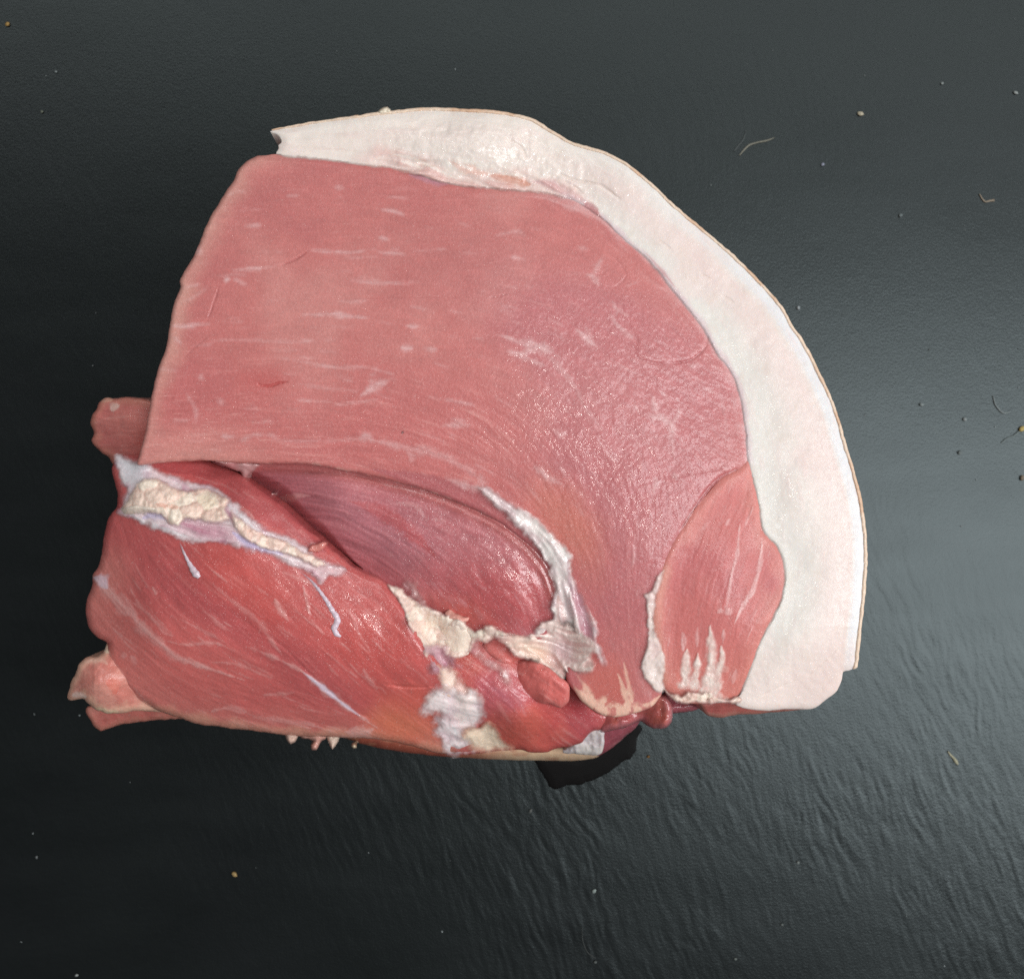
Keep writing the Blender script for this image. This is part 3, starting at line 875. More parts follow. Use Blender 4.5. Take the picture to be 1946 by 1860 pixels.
def paint_fat(g):
    U, V = g.U, g.V
    do = g.dist(smooth_line(FAT_OUT), 120)
    di = g.dist(smooth_line(MAIN_TOP + EYE_R[1:]), 120)
    col = np.broadcast_to(lin((230, 217, 209)), g.shape + (3,)).copy()
    right = sstep(1150, 1500, U)
    n = 6 * fbm(U, V, 40, 4, 3)
    col = mixc(col, (226, 219, 211), (1 - sstep(20, 80, di + n)) * .8)
    col = mixc(col, (231, 209, 202), sstep(24, 40, do + n) * (1 - sstep(50, 110, do + n)) * .75)
    col = mixc(col, (229, 206, 199), sstep(.15, .6, fbm(U, V, 110, 6, 3)) * .5)
    col = mixc(col, (226, 222, 222), (1 - sstep(18, 30, do + n * .4)) * right * .95)
    col = mixc(col, (226, 220, 214), (1 - sstep(10, 24, do)) * (1 - right) * .8)
    line_ = np.exp(-((do - 31 - n * .3) / 4) ** 2) * sstep(620, 900, V)
    col = mixc(col, (226, 200, 192), line_ * .6)
    # top part: creamy with pink shreds along the meat
    top = 1 - sstep(1020, 1250, U)
    col = mixc(col, (238, 224, 214), top * .7)
    fl = g.flow([[(520, 285), (800, 300), (1000, 340), (1180, 430)], [(520, 250), (820, 225), (1050, 270), (1300, 440)], [(1300, 500), (1450, 700), (1520, 950), (1500, 1250)]])
    s2 = g.lic(fl, 24, 5, 2.4, .25); s3 = g.lic(fl, 20, 6, 5, .3)
    shred = (1 - sstep(8, 46, di + 16 * fbm(U, V, 36, 7, 3))) * sstep(640, 760, U) * (1 - sstep(1060, 1150, U))
    col = mixc(col, (222, 172, 164), shred * (.45 + .35 * sstep(-.5, 1, s3)))
    S = g.stroke
    col = mixc(col, (208, 138, 112), S([(930, 334), (965, 340), (1010, 352)], [10, 24, 12], .75, soft=.7))
    col = mixc(col, (222, 160, 140), S([(850, 300), (880, 318), (930, 332)], [8, 20, 10], .5, soft=.8))
    col = mixc(col, (214, 168, 168), S([(1010, 345), (1050, 352), (1085, 368), (1120, 388)], [10, 20, 14, 10], .6, soft=.7))
    for pts in [[(740, 292), (780, 300), (830, 322), (870, 340)], [(840, 292), (862, 305), (900, 325)], [(760, 306), (800, 318)], [(935, 322), (960, 330), (1000, 335)]]:
        col = mixc(col, (240, 226, 216), S(pts, 6, .8))
    # fascia over the meat along the curve
    fz = (1 - sstep(1, 12, di + 6 * fbm(U, V, 20, 9, 3))) * sstep(1040, 1100, U) * (1 - sstep(860, 900, V))
    col = mixc(col, (214, 186, 190), fz * .75)
    for pts, w, a in [([(1085, 385), (1130, 402), (1165, 440), (1195, 470)], 5, .6), ([(1110, 385), (1132, 400), (1140, 414)], 10, .7), ([(1140, 415), (1160, 442), (1180, 452)], 7, .55), ([(1225, 478), (1262, 520), (1285, 548)], 5, .5)]:
        col = mixc(col, (184, 112, 112), S(pts, w, a, rag=.5))
    wr = S([(1060, 330), (1100, 345), (1140, 352), (1180, 380)], 5, .8) + S([(1250, 455), (1275, 474)], 4, .5) + S([(1330, 520), (1352, 530)], 4, .5) + S([(1370, 560), (1395, 575)], 4, .5) + S([(1085, 350), (1110, 370)], 4, .5)
    wr = wr + S([(560, 278), (640, 285), (700, 292)], 4, .4) + S([(960, 262), (990, 280), (1000, 300)], 5, .5) + S([(1515, 1300), (1560, 1262), (1590, 1235)], 4, .6) + S([(1430, 1330), (1470, 1310), (1520, 1290)], 3, .4)
    wr = np.clip(wr, 0, 1)
    col = mixc(col, (222, 200, 186), wr * .5)
    low = sstep(1180, 1290, V)
    col = mixc(col, (238, 216, 208), low * .6)
    col = mixc(col, (228, 200, 194), np.clip(.22 * sstep(.6, 2.2, s2) + .18 * sstep(.8, 2, s3), 0, .4))
    spots = sstep(.45, .6, fbm(U, V, 26, 77, 2))
    col = mixc(col, (214, 190, 172), spots * .12)
    bumps = fbm(U, V, 11, 15, 3)
    tb = top * sstep(680, 800, U) * sstep(10, 40, do)
    dz = .05 * s3 * (top * .8 + .1) + .015 * s2 * (top + .2) + .3 * fbm(U, V, 80, 16, 3) - .35 * wr + .13 * bumps * (tb + .5 * low) + .035 * bumps
    dz = dz + .4 * shred * s3 * .5
    wet = np.clip(.25 + 1.0 * tb + .3 * low + .35 * (1 - sstep(10, 40, np.abs(do - 36))) * sstep(600, 1000, V) + .4 * g.blob(1130, 340, 60, 40), 0, 1)
    over_meat = np.isfinite(HM[np.clip((V / 2).astype(int), 0, HM.shape[0] - 1), np.clip((U / 2).astype(int), 0, HM.shape[1] - 1)])
    cover = np.where((di < 40) & over_meat, sstep(0.5, 13, g.sd + 3 * fbm(U, V, 14, 19, 3)), 1.0)
    return dict(cover=cover, micro=.012, speck=0, col=col, dz=dz, wet=wet, rr=14, rd=.5 + .6 * sstep(1290, 1335, V) * sstep(20, 60, di), soft=1 - sstep(1290, 1335, V))


fat_outline = list(map(tuple, inset(FAT_OUT, 3.0)[::3])) + [(1612, 1274), (1602, 1276), (1600, 1290), (1592, 1310), (1575, 1326), (1548, 1345), (1530, 1348), (1500, 1347), (1460, 1350), (1425, 1348), (1400, 1340), (1400, 1326)] \
    + list(map(tuple, inset((MAIN_TOP + EYE_R[1:-1])[::-1], -9.0)[::3])) + [(524, 293), (530, 284), (529, 276), (535, 271), (532, 262), (524, 255)]
build("fat_rim", fat_outline,
      lambda g: fat_height(g, [(520, 260, 82), (700, 260, 85), (850, 220, 84), (900, 280, 87), (1000, 330, 85.5), (1150, 350, 86), (1200, 460, 85.5), (1350, 480, 84.5), (1400, 650, 85.3), (1550, 760, 84.5), (1500, 900, 85.2), (1630, 1050, 84), (1520, 1100, 85),
       (1420, 900, 85), (1450, 1250, 85), (1600, 1250, 82), (1520, 1340, 78), (1420, 1345, 79)]), paint_fat, M_FAT, joint, wob=(.7, 16), zbot=6, bulge=1.5, seed=3, rings=7)


def paint_rind(g):
    col = np.broadcast_to(lin((228, 202, 180)), g.shape + (3,)).copy()
    col = mixc(col, (212, 172, 142), sstep(0, .5, fbm(g.U, g.V, 40, 3, 3)) * .8)
    return dict(col=col, dz=.12 * fbm(g.U, g.V, 14, 5, 2), wet=.3, rr=6, rd=.5, soft=1.0)


ro = inset(FAT_OUT, -0.5)
ri = inset(FAT_OUT, np.interp(np.arange(len(ro)), [0, len(ro) * .04, len(ro) * .12, len(ro) * .55, len(ro) - 1], [1, 3, 5.5, 5.5, 7]))
build("rind", list(map(tuple, ro[::2])) + list(map(tuple, ri[::-2])), over(.3, 7),
      paint_rind, M_RIND, joint, wob=(.9, 9), zbot=1.0, bulge=2.5, skirt_tint=(216, 178, 146), seed=4, rings=9)


def paint_inner(g):
    U, V = g.U, g.V
    fl = g.flow([[(455, 930), (560, 930), (700, 960), (800, 1020), (900, 1110)], [(500, 900), (640, 905), (800, 945), (940, 1010), (1030, 1090), (1050, 1170)],
                 [(540, 975), (640, 985), (730, 1030), (800, 1100), (850, 1160)], [(620, 1040), (690, 1055), (760, 1100)]])
    s1 = g.lic(fl, 14, 23, 1.0, .2); s2 = g.lic(fl, 40, 24, 2.0, .15); s3 = g.lic(fl, 14, 25, 6.0, .6)
    col = np.broadcast_to(lin((186, 108, 112)), g.shape + (3,)).copy()
    col = mixc(col, (184, 114, 122), g.blob(640, 985, 190, 60, 24, .7, .2) * .8)
    col = mixc(col, (184, 78, 78), (g.blob(960, 1140, 130, 60, 10, .8, .3) + g.stroke([(660, 950), (740, 980), (800, 1030), (830, 1060)], [10, 26, 26, 10], .8)) * .7)
    col = mixc(col, (190, 90, 78), g.blob(880, 1165, 70, 26, 20, .8, .3) * .6)
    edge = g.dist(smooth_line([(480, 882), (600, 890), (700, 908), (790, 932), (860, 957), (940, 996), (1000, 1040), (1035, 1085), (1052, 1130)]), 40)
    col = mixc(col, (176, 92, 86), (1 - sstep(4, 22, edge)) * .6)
    col = col * np.clip(1 + .05 * s1 + .06 * s2 * (1 - sstep(700, 1000, U)) + .03 * s3, .7, 1.35)[..., None]
    pale = np.clip(.32 * sstep(.7, 2.2, s2) * (1 - sstep(760, 900, U)) + .22 * sstep(.9, 2.2, s3) * sstep(700, 850, U), 0, .6)
    col = mixc(col, (204, 140, 142), pale)
    S = g.stroke
    col = mixc(col, (208, 150, 150), S([(527, 950), (545, 946), (570, 942), (594, 941)], [14, 16, 9, 4], .8) + S([(755, 955), (790, 962), (810, 985)], 8, .5) + S([(820, 985), (850, 990)], 6, .4))
    M = g.marbling(fl, 60, 19, (g.sd > 10) & (U > 730), (14, 46), (2, 5), (.15, .45))
    col = mixc(col, (206, 142, 144), M)
    sheen = g.blob(820, 1020, 130, 80, 25, .6, .4)
    rough = sstep(700, 820, U)
    dz = .05 * s2 * (1 - rough * .8) + .012 * s1 + rough * (.05 * s3 + .16 * fbm(U, V, 34, 8, 3)) + .08 * M
    dz = dz - 6.0 * S([(436, 884), (478, 914), (520, 946), (560, 984), (606, 1024), (645, 1056), (690, 1084)], [14, 34, 36, 28, 30, 26, 8], 1, soft=.95, rag=0)
    # the free rim under the pale muscle
    dz = dz + .3 * np.exp(-((edge - 6) / 5) ** 2)
    return dict(col=col, dz=dz, wet=np.clip(.45 + .55 * rough + .3 * sheen, 0, 1), rr=14, rd=2.5)


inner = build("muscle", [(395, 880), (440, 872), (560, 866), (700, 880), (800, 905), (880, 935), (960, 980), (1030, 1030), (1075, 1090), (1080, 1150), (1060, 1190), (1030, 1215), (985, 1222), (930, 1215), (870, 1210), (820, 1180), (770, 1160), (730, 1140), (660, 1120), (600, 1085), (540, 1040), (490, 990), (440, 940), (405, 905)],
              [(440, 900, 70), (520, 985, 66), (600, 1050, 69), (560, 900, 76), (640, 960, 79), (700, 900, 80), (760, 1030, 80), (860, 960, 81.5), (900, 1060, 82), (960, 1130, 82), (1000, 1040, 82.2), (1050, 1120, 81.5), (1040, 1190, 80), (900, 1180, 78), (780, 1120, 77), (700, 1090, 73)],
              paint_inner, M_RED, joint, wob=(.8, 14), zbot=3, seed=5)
inner['label'] = "darker striated muscle sunk behind the pale one"


def paint_lower(g):
    U, V = g.U, g.V
    fl = g.flow([[(225, 980), (250, 1080), (320, 1180), (430, 1260), (560, 1320), (720, 1385)], [(330, 1020), (420, 1100), (520, 1180), (620, 1270), (720, 1370)], [(560, 1080), (650, 1170), (740, 1260), (820, 1320)],
                 [(170, 1120), (240, 1200), (340, 1280), (500, 1340), (700, 1390)], [(650, 1090), (720, 1150), (800, 1260)], [(280, 880), (400, 900), (500, 960), (620, 1040), (740, 1110)]])
    s1 = g.lic(fl, 14, 33, 1.0, .2); s2 = g.lic(fl, 34, 34, 2.2, .2); s3 = g.lic(fl, 24, 35, 6.0, .3)
    col = np.broadcast_to(lin((193, 92, 90)), g.shape + (3,)).copy()
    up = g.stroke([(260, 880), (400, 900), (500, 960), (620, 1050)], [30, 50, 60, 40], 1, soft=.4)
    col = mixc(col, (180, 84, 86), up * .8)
    col = mixc(col, (176, 78, 80), (g.blob(330, 1090, 130, 60, 45, .8, .3) + g.blob(520, 1230, 170, 40, 30, .8, .3)) * .6)
    col = mixc(col, (196, 84, 78), (g.blob(470, 1110, 120, 50, 38, .8, .3) + g.blob(720, 1240, 110, 70, 45, .8, .3)) * .7)
    left = 1 - sstep(10, 110, g.dist(smooth_line([(175, 1100), (165, 1160), (200, 1225), (215, 1270), (250, 1320)]), 130))
    col = mixc(col, (204, 128, 118), left * .8)
    col = mixc(col, (204, 104, 98), g.blob(320, 1270, 190, 80, 25, .9, .3) * .75)
    bot = g.dist(smooth_line([(290, 1350), (345, 1365), (480, 1390), (640, 1402), (710, 1404), (780, 1418), (845, 1432)]), 130)
    col = mixc(col, (200, 112, 104), (1 - sstep(8, 70, bot + 22 * fbm(U, V, 50, 6, 3))) * .8)
    col = mixc(col, (224, 164, 140), (1 - sstep(2, 26, bot + 12 * fbm(U, V, 30, 7, 3))) * .7)
    col = mixc(col, (214, 116, 88), g.blob(770, 1380, 70, 36, 10, .7, .3) * .85)
    col = mixc(col, (206, 96, 80), g.blob(790, 1330, 60, 30, 10, .8, .3) * .6)
    col = col * np.clip(1 + .035 * s1 + .026 * s2 + .03 * s3, .7, 1.35)[..., None]
    pale = np.clip(.20 * sstep(.9, 2.5, s2) + (.26 + .25 * g.blob(690, 1170, 90, 110, 30, .8, .3)) * sstep(1.0, 2.6, s1), 0, .6)
    col = mixc(col, (212, 136, 130), pale)
    M = g.marbling(fl, 110, 29, g.sd > 12, (20, 80), (1.4, 3.2), (.15, .5))
    S = g.stroke
    for pts, w, a in [([(174, 1094), (202, 1119), (236, 1153), (273, 1190), (310, 1227), (334, 1248), (371, 1261), (424, 1279), (470, 1294)], [22, 26, 18, 12, 9, 8, 6, 4], .7),
                      ([(473, 1227), (500, 1240), (532, 1254), (575, 1276)], [3, 5, 6, 9], .6), ([(570, 1272), (590, 1288), (606, 1301), (640, 1328), (686, 1362), (720, 1385)], [8, 12, 9, 7, 7, 5], .9),
                      ([(242, 1137), (280, 1165), (310, 1200), (334, 1210)], 4, .5), ([(245, 1110), (262, 1145), (300, 1185), (330, 1205)], 4, .45), ([(393, 1100), (439, 1140), (485, 1174), (516, 1217), (540, 1250)], [3, 6, 9, 6], .42),
                      ([(340, 1175), (380, 1195), (430, 1222)], 4, .4), ([(575, 1110), (582, 1140), (588, 1168)], 5, .7), ([(522, 1137), (532, 1159), (550, 1182)], [7, 8, 4], .65), ([(290, 1115), (298, 1130)], 7, .5),
                      ([(530, 1085), (562, 1096), (590, 1110)], 5, .5), ([(455, 962), (475, 975), (485, 990)], 3, .55), ([(370, 905), (430, 925), (470, 950)], 3, .3), ([(690, 1268), (700, 1290), (720, 1310)], [8, 10, 4], .5),
                      ([(540, 1050), (560, 1080), (573, 1104)], 4, .4), ([(500, 1320), (540, 1318), (560, 1316)], 5, .4), ([(400, 1352), (430, 1345), (470, 1352)], 8, .5), ([(480, 1362), (540, 1370), (600, 1376)], 8, .4),
                      ([(400, 1258), (450, 1262), (520, 1290)], 5, .4), ([(310, 1215), (350, 1225), (410, 1222), (450, 1240)], 4, .45), ([(345, 1020), (352, 1040)], 5, .7), ([(660, 1150), (680, 1200), (705, 1240)], 4, .3),
                      ([(232, 1240), (238, 1250)], 9, .4), ([(247, 1245), (262, 1262)], 7, .4), ([(200, 1230), (240, 1290), (280, 1335)], 3, .5), ([(655, 1390), (690, 1392), (712, 1384)], [10, 22, 12], .75), ([(640, 1400), (690, 1402), (730, 1408)], 10, .6)]:
        M = np.maximum(M, S(pts, np.asarray(w) * 1.2, a * .9, soft=.8, rag=.5, seed=int(pts[0][0])))
    M = M * (0.5 + 0.5 * sstep(-1.2, 1.0, s1 + .6 * s2))
    col = mixc(col, (224, 174, 168), M)
    bl = S([(575, 1276), (606, 1301), (640, 1328), (686, 1362)], [4, 8, 6, 3], .8)
    col = mixc(col, (222, 208, 224), bl)
    col = mixc(col, (214, 190, 200), S([(176, 1098), (190, 1100), (205, 1118)], [10, 24, 12], .8))
    groove = S([(830, 1303), (800, 1306), (760, 1304), (730, 1300)], 4, .7) + S([(450, 1195), (520, 1215), (600, 1290), (680, 1360)], 4, .3)
    dz = .012 * s2 + .012 * s1 + .03 * s3 + .4 * fbm(U, V, 70, 17, 3) + .18 * M - .5 * groove
    return dict(bloom=.02, col=col, dz=dz, wet=np.clip(.5 + .5 * g.blob(700, 1180, 120, 110) + .3 * fbm(U, V, 60, 4, 2) + .2 * (1 - sstep(0, 40, bot)), 0, 1), rr=14, rd=2.6)


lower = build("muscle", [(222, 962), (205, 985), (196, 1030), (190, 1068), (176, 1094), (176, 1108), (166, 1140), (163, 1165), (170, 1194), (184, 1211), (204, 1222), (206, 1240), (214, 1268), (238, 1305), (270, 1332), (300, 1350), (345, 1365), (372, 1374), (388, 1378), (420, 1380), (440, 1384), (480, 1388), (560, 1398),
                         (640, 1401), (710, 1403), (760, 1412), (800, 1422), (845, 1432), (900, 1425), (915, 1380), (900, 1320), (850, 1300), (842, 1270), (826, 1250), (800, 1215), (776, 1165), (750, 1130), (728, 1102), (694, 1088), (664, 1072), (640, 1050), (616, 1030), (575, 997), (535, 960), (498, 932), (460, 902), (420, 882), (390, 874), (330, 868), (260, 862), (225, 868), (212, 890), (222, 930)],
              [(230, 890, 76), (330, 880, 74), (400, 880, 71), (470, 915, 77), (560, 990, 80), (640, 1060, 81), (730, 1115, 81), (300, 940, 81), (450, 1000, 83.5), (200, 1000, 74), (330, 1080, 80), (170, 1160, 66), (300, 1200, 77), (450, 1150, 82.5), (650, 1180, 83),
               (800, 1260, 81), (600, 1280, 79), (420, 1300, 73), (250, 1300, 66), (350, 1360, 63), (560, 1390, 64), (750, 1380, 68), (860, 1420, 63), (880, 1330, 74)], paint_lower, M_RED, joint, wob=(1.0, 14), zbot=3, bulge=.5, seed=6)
lower['label'] = "deep red muscle with pale seams at the lower left of the joint"
Z_MAIN, Z_EYE, Z_FAT, Z_RIND, Z_INNER, Z_LOWER = ZC[:6]


def simple(base, alt=None, micro=.03, veil=0, edge=None, edge_w=16, fl=None, fibre=.02, pale=.15, relief=.02, lump=.15, lump_s=30, wet=.5, rr=8, rd=1.2, seed=1, extra=None, marks=None):
    def paint(g):
        U, V = g.U, g.V
        col = np.broadcast_to(lin(base), g.shape + (3,)).copy()
        if alt:
            col = mixc(col, alt, sstep(-.2, .5, fbm(U, V, 40, seed + 3, 4)))
        dz = lump * fbm(U, V, lump_s, seed + 5, 3)
        if fl:
            f = g.flow(fl)
            s2 = g.lic(f, 22, seed + 7, 2.0, .25); s1 = g.lic(f, 12, seed + 8, 1.0, .3)
            col = col * np.clip(1 + fibre * s2 + fibre * s1, .7, 1.3)[..., None]
            col = mixc(col, (226, 176, 168), np.clip(pale * sstep(.8, 2.4, s2), 0, .5))
            dz = dz + relief * (s2 + .5 * s1)
        if edge:
            col = mixc(col, edge, (1 - sstep(1, edge_w, g.sd + edge_w * .4 * fbm(U, V, 16, seed + 9, 3))) * .85)
        r = dict(veil=veil, micro=micro, col=col, dz=dz, wet=np.clip(wet + .25 * fbm(U, V, 30, seed, 2), 0, 1), rr=rr, rd=rd)
        for pts, w, a, c in (marks or []):
            r['col'] = mixc(r['col'], c, g.stroke(pts, w, a, rag=.4, seed=seed + int(pts[0][0])))
        if extra:
            extra(g, r)
        return r
    paint.grow = veil * .42
    return paint


# deep strip of muscle that fills the middle of the lower edge
def strip_extra(g, r):
    U, V = g.U, g.V
    r['col'] = mixc(r['col'], (206, 98, 84), g.blob(960, 1385, 90, 50, 20, .8, .3) * .7)
    r['col'] = mixc(r['col'], (180, 92, 104), g.blob(950, 1320, 46, 50, 40, .8, .4) * .7)
    r['col'] = mixc(r['col'], (150, 40, 48), g.blob(1098, 1345, 34, 26, 40, .8, .2) * .8)
    r['col'] = mixc(r['col'], (176, 84, 92), g.blob(1120, 1375, 46, 30, 0, .8, .2) * .6)
    r['wet'] = np.maximum(r['wet'], g.blob(1080, 1405, 50, 16) * 1.0)
    r['dz'] = r['dz'] + .5 * fbm(U, V, 46, 9, 3)


STRIP_Z = [(850, 1200, 72), (1000, 1230, 72), (930, 1300, 76), (990, 1370, 72), (1090, 1340, 64), (1130, 1380, 58), (1045, 1420, 56), (960, 1424, 57), (880, 1430, 56), (850, 1330, 74)]
o = build("muscle", [(800, 1170), (880, 1160), (960, 1190), (1060, 1200), (1110, 1250), (1095, 1300), (1125, 1345), (1165, 1362), (1150, 1384), (1128, 1388), (1112, 1402), (1104, 1412), (1080, 1418), (1050, 1424), (1040, 1428), (1010, 1430), (985, 1424), (950, 1427), (920, 1430), (880, 1434), (845, 1430), (820, 1350), (806, 1250)],
          STRIP_Z, simple((204, 100, 92), (196, 88, 86), fl=[[(870, 1250), (950, 1320), (1040, 1400)], [(900, 1240), (1000, 1310), (1120, 1390)], [(880, 1300), (930, 1370), (980, 1420)]], fibre=.028, pale=.3, relief=.04, wet=.6, rd=2.2, rr=12, seed=11, extra=strip_extra,
                          marks=[([(942, 1330), (958, 1355), (972, 1375)], 8, .6, (226, 170, 160)), ([(970, 1300), (990, 1340), (1000, 1362)], 8, .5, (220, 160, 160)), ([(1060, 1330), (1090, 1380), (1110, 1400)], 4, .4, (140, 60, 64)), ([(930, 1305), (955, 1320), (975, 1345)], 12, .5, (206, 140, 150))]),
          M_RED, joint, zbot=3, seed=11)
o['label'] = "wet red strip of muscle low between the fat lumps"

# two small lobes in front of the folds
lobeA = [(972, 1262), (990, 1254), (1012, 1255), (1030, 1262), (1049, 1273), (1068, 1288), (1080, 1302), (1085, 1318), (1082, 1334), (1067, 1345), (1045, 1339), (1029, 1337), (1003, 1325), (985, 1308), (975, 1290)]
o = build("meat_lobe", lobeA, [(976, 1265, 74), (1000, 1290, 76.5), (1045, 1300, 79), (1078, 1325, 77), (1000, 1320, 75), (1040, 1262, 79)], simple((210, 108, 102), (202, 98, 94), edge=(214, 122, 116), edge_w=10, wet=.4, rr=16, rd=2.2, lump=.7, lump_s=26, seed=12, fl=[[(980, 1270), (1030, 1290), (1080, 1330)]], relief=.02, pale=.3, fibre=.03), M_RED, joint, wob=(2.0, 22), zbot=55, seed=12)
o = build("meat_lobe", [(914, 1226), (928, 1216), (948, 1211), (966, 1218), (972, 1240), (978, 1252), (972, 1263), (955, 1262), (934, 1250)], over(1.0, 5),
          simple((206, 108, 102), edge=(212, 120, 114), wet=.5, rr=12, rd=2.0, seed=13), M_RED, joint, zbot=60, seed=13)

# ---- pale seam of fat and membrane that crosses the upper left
seam_poly = [(218, 868), (236, 869), (260, 876), (285, 884), (300, 893), (330, 903), (352, 910), (375, 916), (395, 922), (415, 933), (440, 950), (470, 975), (500, 1000), (530, 1014), (565, 1030), (600, 1052), (628, 1068), (662, 1076), (656, 1090), (650, 1094), (625, 1098), (612, 1112), (604, 1106), (590, 1090), (560, 1078), (535, 1064),
             (500, 1052), (470, 1046), (430, 1036), (400, 1030), (372, 1030), (345, 1024), (318, 1016), (285, 1003), (255, 988), (226, 973), (228, 962), (232, 945), (236, 928), (226, 908)]
CREAM = (241, 220, 203)


def paint_seam(g):
    U, V = g.U, g.V
    fl = g.flow([[(230, 880), (330, 920), (450, 985), (560, 1050), (650, 1085)], [(230, 965), (330, 1010), (450, 1030), (560, 1070)]])
    s2 = g.lic(fl, 18, 41, 2.0, .4); s3 = g.lic(fl, 16, 42, 5, .5)
    col = np.broadcast_to(lin((228, 206, 208)), g.shape + (3,)).copy()
    col = mixc(col, (194, 138, 156), sstep(.0, .6, fbm(U, V, 34, 43, 4) + .25 * s3) * .8)
    col = mixc(col, (216, 212, 216), g.blob(245, 890, 36, 26, 30, .8, .3) * .9)
    col = mixc(col, (190, 120, 140), g.blob(395, 1008, 60, 16, 12, .8, .4) * .7)
    col = mixc(col, (190, 180, 216), g.stroke([(270, 985), (300, 975), (330, 990)], 20, .6) + g.stroke([(440, 1010), (480, 1034), (540, 1054)], [10, 18, 8], .7))
    col = mixc(col, (208, 150, 152), sstep(560, 640, U) * .6)
    S = g.stroke
    col = mixc(col, (236, 226, 228), S([(232, 968), (280, 995), (330, 1012), (360, 1022)], [4, 8, 12, 6], .8) + S([(224, 880), (232, 905), (240, 925)], [4, 14, 6], .8) + S([(300, 895), (350, 915), (400, 928), (440, 955)], 8, .5) + S([(425, 950), (460, 985), (490, 1010)], [6, 16, 6], .7))
    col = mixc(col, (228, 210, 214), np.clip(.4 * sstep(.6, 2, s2), 0, .5))
    dz = .09 * s2 + .10 * s3 + .5 * fbm(U, V, 40, 45, 3)
    return dict(veil=13, col=col, dz=dz, wet=.55, rr=14, rd=.7)


paint_seam.grow = 5
seam = build("fat_seam", seam_poly, over(1.1, 5), paint_seam, M_MEMB, joint, wob=(2.2, 12), zbot=70, seed=14)


def lumpy(big=30, small=13, hb=2.2, hs=.8, base=CREAM, alt=(234, 196, 180), seed=50, red=(216, 156, 142), rd=2.6, rr=14, amt=.8, marks=None):
    def paint(g):
        U, V = g.U, g.V
        wu, wv = U + 7 * fbm(U, V, 20, seed, 3), V + 7 * fbm(U, V, 20, seed + 1, 3)
        f1, f2, cid = worley(wu, wv, big, seed)
        s1, s2_, c2 = worley(wu, wv, small, seed + 3)
        dome = np.sqrt(np.clip(1 - (f1 / .95) ** 2, 0, 1)); dome2 = np.sqrt(np.clip(1 - (s1 / .95) ** 2, 0, 1))
        grp = sstep(.35, .65, hashf(np.floor(cid * 97), np.floor(cid * 31), 5))
        dz = hb * (dome - .6) * (.5 + cid) + hs * (dome2 - .6) * (1 - .7 * (cid > .6)) + .35 * fbm(U, V, 8, seed + 8, 3)
        col = np.broadcast_to(lin(base), g.shape + (3,)).copy()
        col = mixc(col, alt, (cid > .55) * .5 * amt + .3 * sstep(0, .6, fbm(U, V, 22, seed + 4, 3)))
        col = mixc(col, (238, 222, 204), (cid < .3) * .6)
        crack = 1 - sstep(.02, .16, f2 - f1)
        col = mixc(col, red, crack * .35 * amt)
        col = mixc(col, (222, 178, 174), (1 - sstep(1, 9, g.sd)) * .6)
        for pts, w, a, c in (marks or []):
            col = mixc(col, c, g.stroke(pts, w, a, rag=.4))
        col = col * np.clip(1 + .10 * fbm(U, V, 7, seed + 12, 3), .8, 1.2)[..., None]
        return dict(veil=8, col=col, dz=dz, wet=.35, rr=rr, rd=rd)
    paint.grow = 3
    return paint


build("fat_lump", [(232, 962), (242, 948), (250, 930), (258, 918), (280, 908), (302, 910), (322, 922), (345, 930), (362, 930), (385, 925), (402, 930), (425, 942), (434, 950), (428, 965), (438, 985), (420, 994), (395, 992), (370, 988), (352, 986), (338, 1000), (322, 996), (310, 982), (290, 976), (270, 973), (240, 975)],
      over(1.3, 3), lumpy(32, 15, 2.0, .9, seed=51, marks=[([(295, 958), (320, 962), (340, 965)], 10, .6, (218, 156, 134)), ([(375, 945), (395, 955), (390, 970)], 26, .6, (236, 216, 190))]), M_LUMP, seam, wob=(2.0, 10), zbot=75, seed=15)
build("fat_lump", [(438, 968), (456, 982), (478, 1002), (505, 1014), (540, 1026), (575, 1044), (608, 1062), (625, 1075), (600, 1076), (565, 1062), (530, 1050), (495, 1040), (462, 1022), (444, 1000)],
      over(.9, 3), lumpy(22, 11, 1.3, .7, base=(238, 212, 198), seed=53, amt=1.0, rd=2.0, rr=10), M_LUMP, seam, wob=(2.0, 9), zbot=75, seed=16)
build("fat_lump", [(228, 968), (236, 961), (262, 958), (290, 961), (300, 966), (290, 974), (262, 977), (236, 978)], over(.6, 3), simple((240, 220, 204), wet=.4, rr=7, rd=2.0, lump=.3, lump_s=14, seed=17), M_LUMP, seam, zbot=75, seed=17)

# ---- crumbly lump in the middle
mid = build("fat_lump", [(736, 1111), (750, 1114), (766, 1120), (776, 1132), (790, 1143), (804, 1147), (815, 1154), (832, 1160), (846, 1168), (862, 1170), (880, 1178), (892, 1188), (902, 1198), (922, 1190), (938, 1189), (950, 1196), (968, 1206), (956, 1212), (938, 1214), (920, 1222), (903, 1224), (896, 1238), (880, 1250), (862, 1254), (845, 1248),
                         (836, 1236), (822, 1240), (812, 1252), (806, 1240), (800, 1226), (790, 1212), (780, 1196), (774, 1180), (768, 1162), (756, 1140)],
            over(2.4, 8), lumpy(24, 11, 2.2, 1.1, base=(240, 220, 206), alt=(232, 196, 182), seed=57, red=(196, 140, 128)), M_LUMP, joint, wob=(1.8, 9), zbot=66, seed=18)
build("fat_lump", [(838, 1196), (850, 1186), (868, 1183), (884, 1190), (897, 1202), (900, 1216), (894, 1232), (890, 1242), (872, 1246), (856, 1240), (846, 1228), (838, 1212)], over(.7, 4),
      simple((241, 220, 202), (238, 212, 196), wet=.45, rr=20, rd=1.8, lump=.4, lump_s=20, seed=19), M_LUMP, mid, zbot=76, seed=19)
CURL = dict(rr=8, rd=.7, wet=.6)
